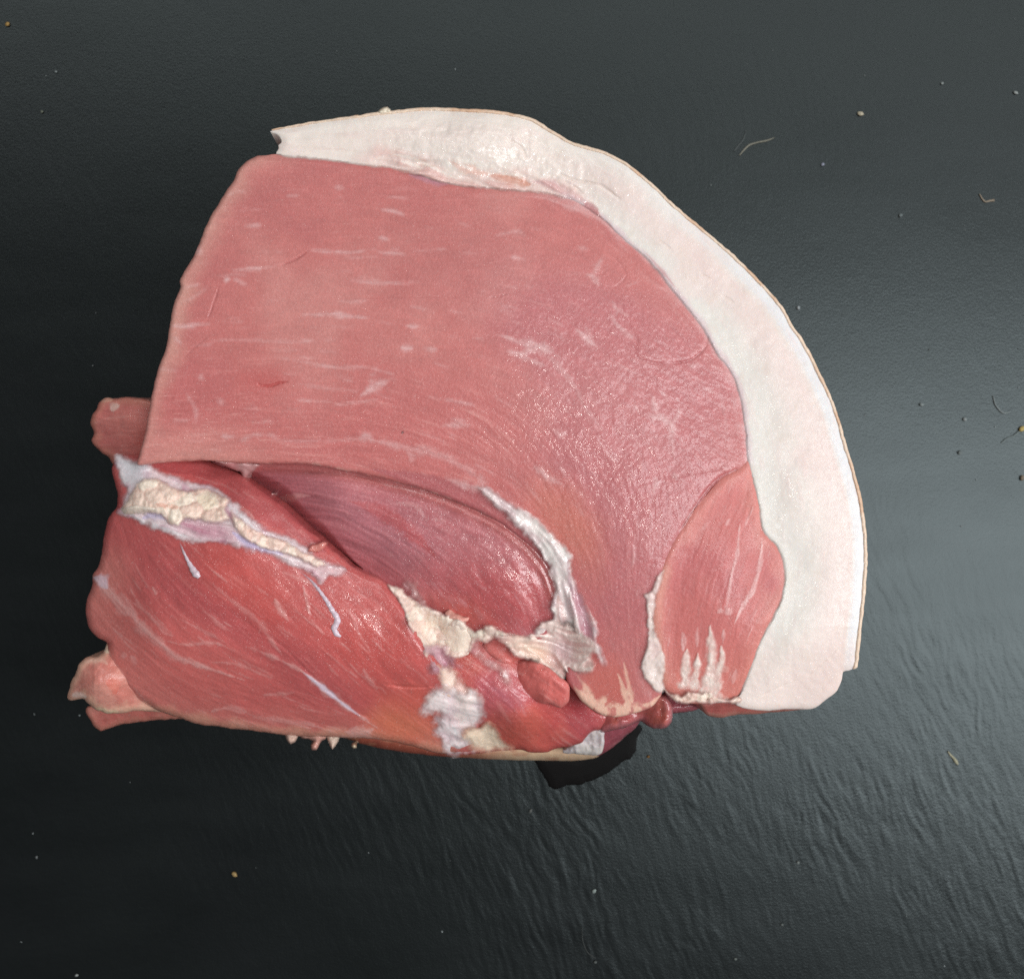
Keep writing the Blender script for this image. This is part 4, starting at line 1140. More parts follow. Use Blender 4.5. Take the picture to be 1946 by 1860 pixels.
build("membrane", [(808, 1232), (832, 1224), (850, 1236), (868, 1250), (872, 1266), (858, 1276), (840, 1280), (822, 1280), (818, 1262), (812, 1252)], over(1.2, 5), simple((208, 168, 174), (190, 138, 150), veil=24, lump=1.4, lump_s=14, seed=20, **CURL), M_MEMB, joint, wob=(1.6, 8), zbot=68, seed=20)
build("membrane", [(772, 1108), (784, 1106), (796, 1122), (808, 1140), (816, 1152), (800, 1146), (786, 1130)], over(1.0, 4), simple((214, 176, 172), (200, 150, 150), veil=24, lump=.6, lump_s=12, seed=21, **CURL), M_MEMB, joint, wob=(1.4, 8), zbot=64, seed=21)
build("membrane", [(845, 1164), (854, 1157), (864, 1164), (880, 1172), (892, 1174), (886, 1182), (870, 1178), (852, 1174)], over(.8, 4), simple((224, 160, 146), lump=.6, lump_s=12, seed=22, **CURL), M_MEMB, joint, wob=(1.2, 8), zbot=64, seed=22)

# cord running from the lump down the red strip
build("tendon", [(898, 1222), (908, 1218), (920, 1236), (940, 1252), (958, 1264), (968, 1276), (973, 1292), (970, 1310), (962, 1300), (952, 1284), (936, 1272), (918, 1258), (900, 1242)], over(.9, 4),
      simple((222, 168, 164), (204, 140, 146), veil=24, lump=.5, lump_s=16, wet=.65, rr=8, rd=1.2, seed=23, marks=[([(958, 1276), (966, 1286)], 12, .9, (232, 208, 204))]), M_MEMB, joint, wob=(1.4, 10), zbot=68, seed=23)

# ---- connective tissue: the white seam dropping to the folds
WHITE = (242, 228, 222)


def seam2_extra(g, r):
    U, V = g.U, g.V
    fl = g.flow([[(910, 925), (985, 975), (1050, 1035), (1075, 1080), (1085, 1150), (1096, 1210)], [(1060, 1120), (1070, 1180), (1085, 1230)]])
    s3 = g.lic(fl, 22, 61, 4, .3); s2 = g.lic(fl, 22, 62, 2, .3)
    c = r['col']
    c = mixc(c, (184, 126, 138), g.blob(1108, 1175, 11, 60, -12, .5, .3) * .9)
    c = mixc(c, (172, 118, 132), g.stroke([(1078, 1058), (1082, 1100), (1090, 1140)], 8, .6))
    c = mixc(c, (234, 226, 220), g.blob(1052, 1056, 26, 30, 0, .8, .3) * .8)
    c = mixc(c, (214, 158, 140), g.stroke([(1060, 1130), (1066, 1170), (1060, 1200)], [10, 18, 10], .5))
    c = mixc(c, (226, 198, 200), .35 * sstep(-.2, 1.2, s3))
    c = mixc(c, (236, 226, 224), .5 * sstep(.8, 2, s2))
    r['col'] = c
    r['dz'] = r['dz'] + .18 * s3 + .06 * s2 - 1.6 * g.blob(1109, 1170, 9, 50, -12, .6, .3) + 1.0 * g.stroke([(1082, 1125), (1094, 1165), (1098, 1200), (1088, 1226)], [8, 14, 16, 18], 1)
    r['wet'] = np.full(g.shape, .8)


build("connective_tissue", [(905, 924), (922, 924), (945, 938), (968, 952), (990, 966), (1010, 978), (1035, 1000), (1058, 1022), (1078, 1042), (1086, 1056), (1088, 1085), (1094, 1112), (1104, 1135), (1116, 1160), (1128, 1180), (1136, 1205), (1142, 1232), (1152, 1262), (1145, 1262), (1128, 1240), (1110, 1240), (1090, 1240), (1070, 1236), (1040, 1216),
                            (1016, 1206), (1030, 1192), (1052, 1176), (1046, 1156), (1056, 1132), (1050, 1105), (1042, 1075), (1024, 1046), (1000, 1018), (974, 992), (948, 966), (925, 944)],
      over(1.9, 9), simple(WHITE, (224, 198, 198), veil=13, lump=.5, lump_s=26, rr=10, rd=.9, seed=24, extra=seam2_extra), M_MEMB, joint, wob=(1.6, 13), zbot=74, seed=24)


def fold_extra(g, r):
    U, V = g.U, g.V
    fl = g.flow([[(960, 1222), (1010, 1228), (1050, 1256), (1080, 1285)], [(980, 1240), (1020, 1250), (1060, 1280)], [(1090, 1225), (1130, 1235)], [(1085, 1268), (1125, 1262), (1136, 1248)]])
    s3 = g.lic(fl, 20, 66, 4.0, .5)
    ridge = 1 - np.abs(np.clip(s3, -1.6, 1.6)) / 1.6
    r['dz'] = r['dz'] + .7 * ridge + .25 * s3
    r['col'] = mixc(r['col'], (214, 152, 148), (1 - ridge) * .55)
    r['col'] = mixc(r['col'], (228, 196, 168), g.blob(1020, 1240, 50, 18, 25, .8, .3) * .6)
    r['col'] = mixc(r['col'], (220, 186, 194), g.blob(1068, 1240, 22, 26, 0, .8, .3) * .5)


build("connective_tissue", [(940, 1208), (968, 1202), (1000, 1206), (1020, 1194), (1040, 1180), (1070, 1184), (1100, 1200), (1122, 1214), (1134, 1226), (1126, 1244), (1128, 1262), (1122, 1276), (1100, 1278), (1082, 1274), (1072, 1272), (1068, 1290), (1050, 1276), (1030, 1262), (1010, 1252), (990, 1248), (972, 1240), (960, 1226)],
      over(2.2, 17), simple((244, 222, 212), (238, 206, 198), veil=12, lump=.7, lump_s=16, rr=9, rd=1.1, wet=.6, seed=25, extra=fold_extra), M_MEMB, joint, wob=(2.4, 12), zbot=70, seed=25)

# bluish membrane and cream patches near the lower edge
def memb_marks(c, s):
    def e(g, r):
        fl = g.flow(c)
        s2 = g.lic(fl, 18, s, 2, .3); s3 = g.lic(fl, 14, s + 1, 5, .5)
        r['dz'] = r['dz'] + .06 * s2 + .13 * s3
        r['col'] = mixc(r['col'], (244, 232, 232), np.clip(.45 * sstep(.3, 2, s2), 0, .6))
        r['col'] = mixc(r['col'], (218, 186, 194), np.clip(.4 * sstep(.4, 1.6, -s3), 0, .5))
        
    return e


build("membrane", [(826, 1268), (846, 1262), (862, 1266), (872, 1284), (886, 1300), (900, 1312), (916, 1330), (905, 1346), (880, 1350), (856, 1348), (834, 1338), (824, 1322), (836, 1302)], over(.7, 6), simple((234, 206, 190), (226, 186, 174), veil=24, lump=.9, lump_s=20, rr=9, rd=.9, wet=.5, seed=26), M_LUMP, joint, wob=(1.8, 10), zbot=66, seed=26)
build("membrane", [(797, 1362), (804, 1340), (818, 1322), (836, 1306), (858, 1306), (884, 1312), (908, 1316), (920, 1340), (916, 1364), (902, 1380), (888, 1396), (868, 1390), (850, 1380), (838, 1360), (818, 1352)], over(.6, 6),
      simple((247, 228, 226), (246, 226, 220), veil=24, lump=.7, lump_s=26, rr=9, rd=.9, seed=27, wet=.6, extra=memb_marks([[(815, 1345), (860, 1350), (910, 1368)], [(840, 1330), (880, 1340), (915, 1350)]], 71)), M_MEMB, joint, wob=(1.6, 11), zbot=62, seed=27)
build("membrane", [(826, 1366), (850, 1358), (872, 1366), (882, 1384), (892, 1390), (904, 1390), (914, 1406), (918, 1420), (905, 1427), (880, 1431), (858, 1434), (848, 1428), (838, 1412), (830, 1395)], over(.8, 5),
      simple((246, 226, 226), (240, 212, 214), veil=24, lump=.9, lump_s=20, rr=8, rd=.9, seed=28, wet=.7, extra=memb_marks([[(840, 1380), (860, 1410), (880, 1430)], [(870, 1390), (890, 1410), (910, 1422)]], 75), marks=[([(858, 1378), (870, 1396), (884, 1404), (898, 1402), (914, 1418)], 8, .8, (240, 234, 234))]), M_MEMB, joint, wob=(1.8, 9), zbot=58, seed=28)
build("fat_patch", [(872, 1392), (892, 1380), (930, 1378), (950, 1392), (962, 1404), (974, 1421), (950, 1428), (928, 1427), (906, 1424), (882, 1412)], over(1.0, 5), simple((238, 214, 190), (230, 196, 170), edge=(218, 150, 128), edge_w=22, lump=.7, lump_s=14, rr=12, rd=.8, seed=29, veil=18, wet=.45), M_LUMP, joint, wob=(3.2, 14), zbot=54, seed=29)

# fat between the drooping tip and the oval muscle
build("fat_patch", [(1250, 1095), (1262, 1082), (1256, 1106), (1248, 1130), (1243, 1165), (1244, 1192), (1254, 1214), (1262, 1240), (1264, 1270), (1262, 1296), (1266, 1306), (1258, 1318), (1246, 1312), (1236, 1300), (1224, 1288), (1219, 1268), (1222, 1248), (1228, 1226), (1230, 1200), (1230, 1165), (1228, 1138), (1224, 1130), (1240, 1120)],
      over(.9, 5), simple((232, 212, 204), (224, 196, 190), veil=8, lump=.45, lump_s=14, rr=8, rd=.8, seed=30, wet=.5), M_FAT, joint, wob=(1.4, 10), zbot=60, seed=30)
build("fat_lump", [(1258, 1304), (1270, 1316), (1284, 1318), (1296, 1322), (1310, 1310), (1330, 1318), (1348, 1312), (1360, 1322), (1384, 1330), (1400, 1322), (1412, 1330), (1395, 1336), (1370, 1334), (1352, 1336), (1328, 1334), (1304, 1337), (1286, 1334), (1272, 1324)],
      [(1262, 1310, 81), (1300, 1326, 81.4), (1350, 1325, 82), (1405, 1330, 81)], lumpy(17, 9, 1.2, .6, base=(230, 204, 188), alt=(220, 176, 164), seed=81, rd=1.8, rr=8), M_LUMP, joint, wob=(1.6, 8), zbot=60, seed=31)

# ---- flaps and lobes that stick out lower down
flap = dict(lump=.9, lump_s=46, rr=9, rd=1.8)
build("meat_flap", [(340, 765), (285, 761), (268, 758), (250, 754), (236, 755), (220, 757), (205, 754), (197, 757), (188, 766), (184, 778), (176, 788), (171, 804), (178, 820), (174, 838), (180, 848), (192, 858), (206, 868), (220, 888), (260, 910), (340, 910)],
      [(200, 770, 62), (185, 800, 61), (185, 840, 58), (250, 800, 66), (250, 860, 62), (320, 830, 64)], simple((212, 126, 118), (204, 114, 108), edge=(206, 132, 116), edge_w=20, fl=[[(180, 790), (240, 800), (300, 800)], [(180, 845), (240, 840), (300, 845)]], relief=.03, wet=.6, seed=32,
      marks=[([(210, 780), (226, 768)], 14, .8, (228, 190, 178)), ([(175, 806), (200, 796), (260, 790)], 4, .45, (220, 150, 140)), ([(180, 836), (230, 826), (280, 832)], 4, .4, (220, 140, 130)), ([(192, 764), (204, 758), (214, 762)], 14, .7, (226, 172, 150))], **flap), M_RED, joint, wob=(1.2, 14), zbot=20, seed=32)
build("meat_flap", [(204, 1220), (198, 1236), (186, 1245), (171, 1247), (158, 1252), (150, 1260), (141, 1284), (132, 1305), (127, 1326), (134, 1331), (150, 1328), (160, 1330), (172, 1341), (190, 1352), (222, 1356), (262, 1350), (310, 1352), (330, 1330), (260, 1260), (225, 1220)],
      [(165, 1255, 66), (135, 1325, 60), (180, 1300, 69), (200, 1350, 62), (260, 1330, 62), (205, 1225, 64)], simple((208, 140, 126), (200, 122, 110), edge=(222, 176, 152), edge_w=22, fl=[[(140, 1320), (180, 1280), (210, 1240)], [(200, 1350), (250, 1330), (300, 1340)]], relief=.02, wet=.6, seed=33,
      marks=[([(136, 1322), (150, 1318), (165, 1325)], 12, .7, (226, 200, 190)), ([(160, 1258), (190, 1254), (205, 1262)], 10, .5, (226, 184, 166)), ([(200, 1296), (214, 1300), (220, 1320)], 18, .4, (222, 110, 90)), ([(180, 1345), (205, 1352), (226, 1354)], 10, .7, (232, 206, 172)), ([(200, 1240), (206, 1228)], 14, .8, (232, 208, 184))], **flap), M_MEAT, joint, wob=(1.2, 12), zbot=30, seed=33)
build("meat_flap", [(165, 1345), (165, 1358), (172, 1370), (178, 1378), (189, 1387), (206, 1384), (220, 1378), (236, 1374), (254, 1374), (270, 1370), (300, 1367), (330, 1366), (360, 1364), (420, 1350), (300, 1330), (190, 1335)],
      [(175, 1355, 46), (195, 1380, 42), (260, 1365, 46), (350, 1355, 50)], simple((206, 124, 112), (196, 106, 98), edge=(196, 126, 110), edge_w=14, fl=[[(180, 1365), (260, 1355), (340, 1358)]], relief=.04, wet=.5, seed=34, **flap), M_RED, joint, wob=(1.4, 12), zbot=14, seed=34)
build("meat_flap", [(1322, 1326), (1400, 1320), (1470, 1330), (1520, 1332), (1548, 1338), (1534, 1347), (1500, 1350), (1465, 1354), (1430, 1357), (1400, 1358), (1372, 1363), (1352, 1361), (1340, 1356), (1334, 1344), (1326, 1334)],
      [(1340, 1340, 75), (1370, 1358, 68), (1420, 1345, 72), (1540, 1342, 72)], simple((214, 122, 112), (206, 110, 104), edge=(218, 146, 130), edge_w=9, fl=[[(1340, 1345), (1400, 1342), (1540, 1340)]], relief=.04, pale=.25, wet=.5, seed=35, lump=.6, lump_s=30, rr=8, rd=2), M_RED, joint, wob=(1.0, 14), zbot=22, seed=35)
build("meat_lobe", [(1130, 1350), (1180, 1340), (1240, 1315), (1268, 1322), (1277, 1340), (1279, 1356), (1276, 1372), (1268, 1381), (1256, 1384), (1240, 1383), (1228, 1377), (1219, 1371), (1206, 1374), (1190, 1382), (1165, 1387), (1140, 1390)],
      [(1150, 1370, 58), (1190, 1370, 60), (1220, 1360, 58), (1255, 1365, 62), (1240, 1330, 62)], simple((190, 100, 88), (178, 88, 88), edge=(194, 118, 122), edge_w=16, wet=.95, seed=36, lump=1.2, lump_s=30, rr=14, rd=5), M_RED, joint, wob=(1.0, 14), zbot=4, seed=36)
build("meat_lobe", [(1262, 1310), (1300, 1322), (1340, 1325), (1345, 1338), (1325, 1348), (1300, 1353), (1278, 1356), (1262, 1350)], [(1270, 1330, 54), (1320, 1340, 53)], simple((168, 92, 100), (160, 84, 92), wet=.85, seed=37, lump=.8, lump_s=20, rr=12, rd=4), M_RED, joint, wob=(1.0, 14), zbot=4, seed=37)
build("meat_lobe", [(1110, 1370), (1160, 1360), (1215, 1366), (1208, 1382), (1192, 1397), (1176, 1412), (1158, 1424), (1142, 1434), (1120, 1436), (1095, 1420)], [(1130, 1400, 40), (1190, 1385, 42), (1145, 1428, 34)], simple((166, 90, 100), (156, 78, 88), wet=.7, seed=38, lump=1.0, lump_s=30, rr=14, rd=4, fl=[[(1120, 1420), (1160, 1400), (1200, 1380)]], relief=.03), M_RED, joint, wob=(1.0, 14), zbot=6, seed=38)


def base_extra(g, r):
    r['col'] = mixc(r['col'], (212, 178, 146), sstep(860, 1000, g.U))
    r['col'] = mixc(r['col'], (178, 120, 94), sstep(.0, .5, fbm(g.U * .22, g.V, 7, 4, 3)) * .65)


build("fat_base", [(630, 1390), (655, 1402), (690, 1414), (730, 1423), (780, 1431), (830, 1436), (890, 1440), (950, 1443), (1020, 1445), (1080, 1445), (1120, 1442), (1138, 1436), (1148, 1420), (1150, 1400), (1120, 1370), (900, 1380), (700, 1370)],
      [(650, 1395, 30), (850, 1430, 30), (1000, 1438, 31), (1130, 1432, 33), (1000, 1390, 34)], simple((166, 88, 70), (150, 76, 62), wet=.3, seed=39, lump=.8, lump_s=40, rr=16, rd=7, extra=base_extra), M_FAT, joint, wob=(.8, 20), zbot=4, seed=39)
build("fat_patch", [(1098, 1405), (1108, 1394), (1122, 1387), (1146, 1384), (1149, 1400), (1147, 1418), (1142, 1430), (1128, 1436), (1100, 1432), (1070, 1430), (1076, 1420)], [(1120, 1395, 48), (1140, 1420, 44), (1090, 1425, 42)], simple((228, 218, 212), (216, 204, 204), wet=.5, seed=40, lump=1.4, lump_s=18, rr=8, rd=2.5), M_FAT, joint, wob=(1.2, 10), zbot=20, seed=40)


# small torn drips hanging under the lower edge
for k, (pl, zz_, c) in enumerate([([(538, 1386), (566, 1388), (566, 1402), (560, 1411), (552, 1414), (545, 1408), (542, 1399)], 60, (206, 172, 156)), ([(566, 1390), (620, 1392), (619, 1404), (612, 1408), (607, 1416), (601, 1425), (592, 1424), (590, 1415), (594, 1408), (584, 1404), (574, 1403)], 59, (204, 150, 136)),
                                  ([(618, 1390), (650, 1392), (645, 1402), (640, 1414), (632, 1424), (626, 1416), (621, 1404)], 58, (220, 192, 174)), ([(670, 1410), (677, 1414), (678, 1420), (672, 1423), (667, 1418)], 34, (214, 190, 160))]):
    build("meat_shred", pl, zz_, simple(c, wet=.9, seed=41 + k, lump=.5, lump_s=10, rr=8, rd=3), M_MEMB, joint, step=1.5, wob=(.6, 8), zbot=zz_ - 9, bulge=.2, seed=41 + k)
# small tag of fat on top of the rind
build("meat_shred", [(716, 214), (722, 208), (728, 204), (736, 203), (742, 208), (744, 214), (736, 217), (724, 218)], 84.5, simple((224, 208, 186), wet=.9, seed=48, lump=.5, lump_s=8, rr=5, rd=2), M_FAT, joint, step=1.5, wob=(.6, 6), zbot=76, seed=48)
# thin torn edge pieces at the dark gap
build("membrane", [(405, 874), (440, 877), (470, 880), (492, 884), (486, 892), (476, 898), (468, 910), (478, 922), (500, 934), (520, 938), (512, 944), (490, 936), (470, 922), (460, 908), (458, 898), (440, 892), (420, 882)], [(410, 878, 79), (480, 888, 77), (470, 912, 73), (515, 940, 71)],
      simple((204, 158, 156), (188, 124, 124), lump=.6, lump_s=14, rr=6, rd=1.6, wet=.5, seed=49), M_MEMB, joint, wob=(1.2, 10), zbot=60, seed=49)
build("meat_shred", [(590, 1036), (602, 1033), (613, 1029), (621, 1031), (618, 1039), (610, 1046), (598, 1050), (584, 1048)], 83, simple((210, 130, 120), wet=.6, seed=50, lump=.3, lump_s=10, rr=5, rd=1.6), M_MEMB, joint, step=1.5, zbot=74, seed=50)


def tps_at(ctl, u, v):
    f = Field(u - 20, v - 20, u + 20, v + 20, 4.0)
    return float(f.tps(ctl)[5, 5])


def tube(name, pts, radii, mat, col, parent, lift=.3, seg=10, zctl=None, z=None, flat=.8):
    ln = smooth_line([(*p, r) for p, r in zip(pts, radii)], gap=3.0)
    co, fc, n = [], [], len(ln)
    tg = np.gradient(ln[:, :2], axis=0)
    for i, (u, v, r) in enumerate(ln):
        zz_ = (tps_at(zctl, u, v) if zctl is not None else z) + lift
        zz_ *= .001
        c = world_pos(np.array(u), np.array(v), np.array(zz_))
        k = K * (CAM_H - zz_)
        t = tg[i] / (np.hypot(*tg[i]) + 1e-9)
        nx, ny = -t[1], t[0]
        rr_ = r * k * (1 + .12 * math.sin(i * 1.7))
        for a in range(seg):
            an = 2 * math.pi * a / seg
            co.append((c[0] + nx * rr_ * math.cos(an), c[1] - ny * rr_ * math.cos(an), c[2] + rr_ * math.sin(an) * flat))
    for i in range(n - 1):
        for a in range(seg):
            b = (a + 1) % seg
            fc.append((i * seg + a, i * seg + b, (i + 1) * seg + b, (i + 1) * seg + a))
    for base, rev in ((0, 0), ((n - 1) * seg, 1)):
        for a in range(0, seg - 2, 2):
            f_ = (base, base + a + 1, base + a + 2, base + (a + 3) % seg)
            fc.append(f_)
    tint = np.broadcast_to(lin(col), (len(co), 3))
    me = raw_mesh(name, np.array(co), np.array(fc), {'tint': ('FLOAT_COLOR', tint), 'wet': ('FLOAT', np.full(len(co), .7)), 'veil': ('FLOAT', np.repeat(sstep(0, .45, np.linspace(0, 1, n)), seg))})
    return link(name, me, mat, parent)


tube("tendon", [(340, 1026), (348, 1046), (358, 1066), (366, 1080), (373, 1090), (379, 1097)], [1.6, 2.4, 4.0, 6.4, 8.0, 4.5], M_MEMB, (206, 186, 194), joint, zctl=Z_LOWER, lift=-.18, flat=.75)
tube("tendon", [(560, 1078), (590, 1102), (604, 1118), (620, 1140), (632, 1160), (641, 1174), (640, 1184), (635, 1194), (640, 1204), (648, 1209)], [1.4, 2.4, 3.2, 4.4, 5.4, 6.2, 6.6, 6.4, 5.6, 3], M_MEMB, (214, 192, 202), joint, zctl=Z_LOWER, lift=-.18, flat=.75)

# ------------------------------------------------------------------ black patch, crumbs and dust on the slate
def on_slate(u, v, z=0.0):
    k = K * CAM_H
    return ((u - CX) * k, -(v - CY) * k, z)


def tag(o, label, cat, group=None):
    o['label'] = label
    o['category'] = cat
    if group:
        o['group'] = group
    return o


def make_black_patch():  # thin near-black sheet laid on the slate below the joint
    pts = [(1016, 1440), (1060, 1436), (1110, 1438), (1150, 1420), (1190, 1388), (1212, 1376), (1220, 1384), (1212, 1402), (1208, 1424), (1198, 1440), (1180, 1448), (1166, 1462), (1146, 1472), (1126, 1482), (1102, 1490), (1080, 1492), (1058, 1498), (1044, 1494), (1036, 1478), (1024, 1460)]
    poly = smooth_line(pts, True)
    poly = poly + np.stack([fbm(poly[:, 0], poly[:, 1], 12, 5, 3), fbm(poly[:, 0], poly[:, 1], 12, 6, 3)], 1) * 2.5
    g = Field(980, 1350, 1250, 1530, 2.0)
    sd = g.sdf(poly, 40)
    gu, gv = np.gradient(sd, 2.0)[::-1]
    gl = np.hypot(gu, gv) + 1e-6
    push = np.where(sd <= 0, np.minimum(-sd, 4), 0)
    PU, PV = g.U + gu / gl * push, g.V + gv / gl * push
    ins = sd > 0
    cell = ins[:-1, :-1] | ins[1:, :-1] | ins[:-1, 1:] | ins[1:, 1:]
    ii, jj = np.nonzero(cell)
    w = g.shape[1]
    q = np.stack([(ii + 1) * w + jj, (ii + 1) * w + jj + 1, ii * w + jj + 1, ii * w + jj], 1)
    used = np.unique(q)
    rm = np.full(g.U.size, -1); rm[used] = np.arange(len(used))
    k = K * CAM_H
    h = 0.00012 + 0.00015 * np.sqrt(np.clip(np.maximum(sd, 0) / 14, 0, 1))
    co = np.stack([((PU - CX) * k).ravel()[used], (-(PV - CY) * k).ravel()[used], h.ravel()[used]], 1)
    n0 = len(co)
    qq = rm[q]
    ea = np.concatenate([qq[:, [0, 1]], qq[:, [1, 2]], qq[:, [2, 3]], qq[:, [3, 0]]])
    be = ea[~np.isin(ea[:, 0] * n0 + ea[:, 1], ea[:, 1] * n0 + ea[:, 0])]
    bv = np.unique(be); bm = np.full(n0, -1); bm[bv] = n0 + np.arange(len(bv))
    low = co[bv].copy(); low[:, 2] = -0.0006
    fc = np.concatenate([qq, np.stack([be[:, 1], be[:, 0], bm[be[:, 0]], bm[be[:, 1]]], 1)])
    me = raw_mesh("black_patch", np.concatenate([co, low]), fc)
    m = plain("patch_black", (0.0020, 0.0013, 0.0013), rough=0.42, spec=0.08, sc_=300)
    tag(link("black_patch", me, m), "small black patch on the slate by the joint's lower edge", "blotch")


make_black_patch()

M_CRUMB = {}


def crumb_mat(c):
    if c not in M_CRUMB:
        M_CRUMB[c] = plain("crumb_%d" % len(M_CRUMB), lin(c), rough=0.7, sc_=2500, var=.3)
    return M_CRUMB[c]


def pebble(u, v, r, asp, rot, seed):
    """an uneven grain lying on the slate"""
    rg = np.random.default_rng(seed)
    k = K * CAM_H
    c = on_slate(u, v)
    co, fc = [], []
    ns, nr = 9, 5
    ca, sa = math.cos(rot), math.sin(rot)
    for i in range(nr + 1):
        th = math.pi * i / nr
        for j in range(ns):
            ph = 2 * math.pi * j / ns
            d = 1 + rg.uniform(-.22, .22) * math.sin(th)
            x, y, z = math.sin(th) * math.cos(ph) * d * asp, math.sin(th) * math.sin(ph) * d, math.cos(th) * .7
            co.append((c[0] + (x * ca - y * sa) * r * k, c[1] + (x * sa + y * ca) * r * k, (z + .55) * r * k))
    for i in range(nr):
        for j in range(ns):
            b = (j + 1) % ns
            fc.append((i * ns + j, (i + 1) * ns + j, (i + 1) * ns + b, i * ns + b))
    return np.array(co), np.array(fc)


CRUMBS = [((15, 47), 4.5, 1.2, .8, (190, 150, 84), "tiny tan crumb lying in the top left corner of the slate"),
          ((1635, 217), 5.2, 1.5, -.3, (226, 214, 186), "cream crumb on the slate in the upper right, beyond the fat rim"),
          ((1941, 815), 5.5, 1.4, .7, (222, 196, 118), "yellow crumb at the right edge of the slate"),
          ((446, 1660), 5.5, 1.3, -.6, (196, 162, 104), "small tan crumb on the dark slate below the joint at lower left"),
          ((1232, 1437), 3.2, 1.2, .2, (150, 104, 40), "tiny orange crumb on the slate just right of the black patch"),
          ((1942, 908), 5, 1.4, 1.2, (150, 136, 118), "brownish grain at the right edge of the slate, below the yellow crumb"),
          ((107, 137), 3.2, 1.0, 0, (150, 160, 160), "round pale grain on the upper left slate"),
          ((80, 213), 3.2, 1.1, .4, (128, 134, 118), "dull olive grain at the upper left, below the round pale grain"),
          ((1563, 313), 4.0, 1.0, 0, (170, 176, 196), "bluish white speck on the slate between fat rim and bent fibre"),
          ((1517, 585), 4.0, 1.0, 0, (180, 188, 192), "white speck close beside the right side of the rind"),
          ((1790, 159), 3.2, 1.1, .3, (170, 178, 176), "small white speck in the upper right corner area of the slate"),
          ((1930, 177), 3.6, 1.6, -.5, (176, 182, 180), "oblong white speck near the top right edge of the slate"),
          ((1711, 410), 4.2, 1.2, .3, (130, 140, 142), "grey speck on the slate near a dark pit at upper right"),
          ((1833, 797), 4.0, 1.2, -.3, (168, 176, 176), "pale grain on the slate right of the joint, lower of a pair"),
          ((1751, 769), 4.0, 1.3, -.2, (150, 160, 160), "pale grain on the slate right of the joint, nearer the rind"),
          ((1824, 860), 4.2, 1.2, .4, (136, 146, 146), "dull grey grain on the slate right of the joint's broadest part"),
          ((1129, 1692), 4.0, 1.3, 1.0, (170, 184, 178), "white grain on the dark slate at the bottom, right of centre"),
          ((1008, 1540), 3.8, 1.4, 1.2, (110, 112, 108), "grey grain on the dark slate just below the black patch"),
          ((1516, 1638), 3.6, 1.1, 0, (130, 136, 134), "grey grain on the rippled slate at lower right"),
          ((1486, 1756), 3.4, 1.1, .4, (110, 116, 114), "faint grey grain near the bottom edge at lower right"),
          ((146, 1852), 3.2, 1.2, .4, (170, 174, 172), "white grain on the bottom edge at the left"),
          ((70, 1628), 3.0, 1.2, 1.4, (120, 124, 124), "faint grain near the left edge at lower left"),
          ((1397, 1821), 3.4, 1.1, 0, (110, 118, 112), "grey grain on the bottom edge right of centre"),
          ((1131, 1737 + 90), 3.2, 1.3, .6, (96, 100, 98), "faint grain close to the bottom edge at centre")]
for k, ((u, v), r, asp, rot, c, lab) in enumerate(CRUMBS):
    co, fc = pebble(u, v, r * .85, asp, rot, 300 + k)
    tag(link("crumb", raw_mesh("crumb", co, fc), crumb_mat(tuple(int(x * .76) for x in c))), lab, "crumb", "crumbs scattered on the slate")


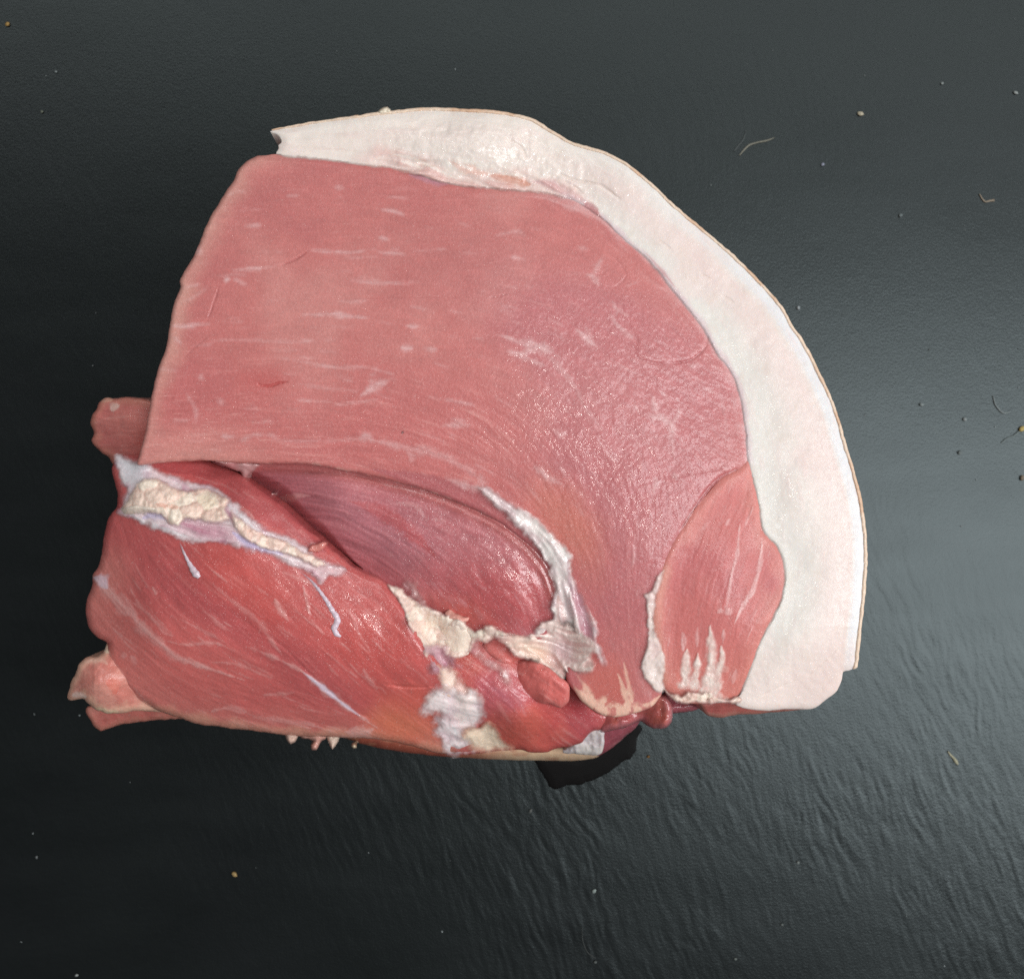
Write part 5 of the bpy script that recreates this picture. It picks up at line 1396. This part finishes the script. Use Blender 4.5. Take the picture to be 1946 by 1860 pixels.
def fibre(name, pts, r, c, label, lift=1.0):
    ln = smooth_line([(*p, rr_) for p, rr_ in zip(pts, r)], gap=3)
    k = K * CAM_H
    co, fc, seg = [], [], 7
    tg = np.gradient(ln[:, :2], axis=0)
    for i, (u, v, rr_) in enumerate(ln):
        p = on_slate(u, v)
        t = tg[i] / (np.hypot(*tg[i]) + 1e-9)
        for a in range(seg):
            an = 2 * math.pi * a / seg
            co.append((p[0] - t[1] * rr_ * k * math.cos(an), p[1] - t[0] * rr_ * k * math.cos(an), (rr_ * math.sin(an) + lift) * k))
    for i in range(len(ln) - 1):
        for a in range(seg):
            b = (a + 1) % seg
            fc.append((i * seg + a, i * seg + b, (i + 1) * seg + b, (i + 1) * seg + a))
    return tag(link(name, raw_mesh(name, np.array(co), np.array(fc)), crumb_mat(tuple(int(x * .76) for x in c))), label, "fibre", "fibres lying on the slate")


fibre("fibre", [(1405, 296), (1414, 285), (1424, 276), (1440, 271), (1456, 268), (1472, 262)], [1.0, 1.9, 2.0, 1.6, 1.9, .6], (150, 148, 134), "bent pale grey fibre on the slate above the fat rim")
fibre("fibre", [(1395, 288), (1404, 276), (1412, 266), (1418, 248)], [1.0, 1.4, 1.2, .6], (96, 102, 102), "faint grey hair beside the bent pale fibre")
fibre("fibre", [(1861, 369), (1866, 378), (1872, 384), (1880, 382), (1889, 381)], [.9, 1.5, 1.8, 1.9, 2.6], (176, 160, 140), "short hooked tan fibre on the upper right slate")
fibre("fibre", [(1801, 1427), (1806, 1434), (1812, 1440), (1816, 1446), (1820, 1452)], [1.2, 2.2, 2.6, 3.8, 1.6], (196, 190, 160), "short cream flake on the rippled slate at lower right")
fibre("fibre", [(1887, 752), (1891, 768), (1900, 780), (1908, 785), (1920, 782)], [.8, 1.3, 1.5, 1.8, 1.0], (150, 160, 160), "thin curled white hair near the right edge of the slate")
fibre("fibre", [(1902, 842), (1912, 834), (1926, 828), (1938, 818)], [.8, 1.2, 1.4, 1.2], (140, 152, 150), "thin white hair running to the yellow crumb")
fibre("fibre", [(1106, 1760), (1107, 1785), (1116, 1808), (1132, 1820)], [.6, .9, 1.0, 1.0], (64, 68, 66), "faint dark grey hair on the slate at bottom centre")

# fine dust that nobody could count
rgd = np.random.default_rng(77)
cos, fcs, nb = [], [], 0
for k in range(70):
    u, v = rgd.uniform(0, PX_W), rgd.uniform(0, PX_H)
    if rgd.random() < .4:
        u = PX_W - abs(rgd.normal()) * 350
    co, fc = pebble(u, v, rgd.uniform(.5, 1.3), rgd.uniform(1, 2.2), rgd.uniform(0, 3), 900 + k)
    cos.append(co); fcs.append(fc + nb); nb += len(co)
o = link("dust", raw_mesh("dust", np.concatenate(cos), np.concatenate(fcs)), plain("dust", lin((120, 126, 126)), rough=.8, sc_=60, var=.6))
o['kind'] = 'stuff'
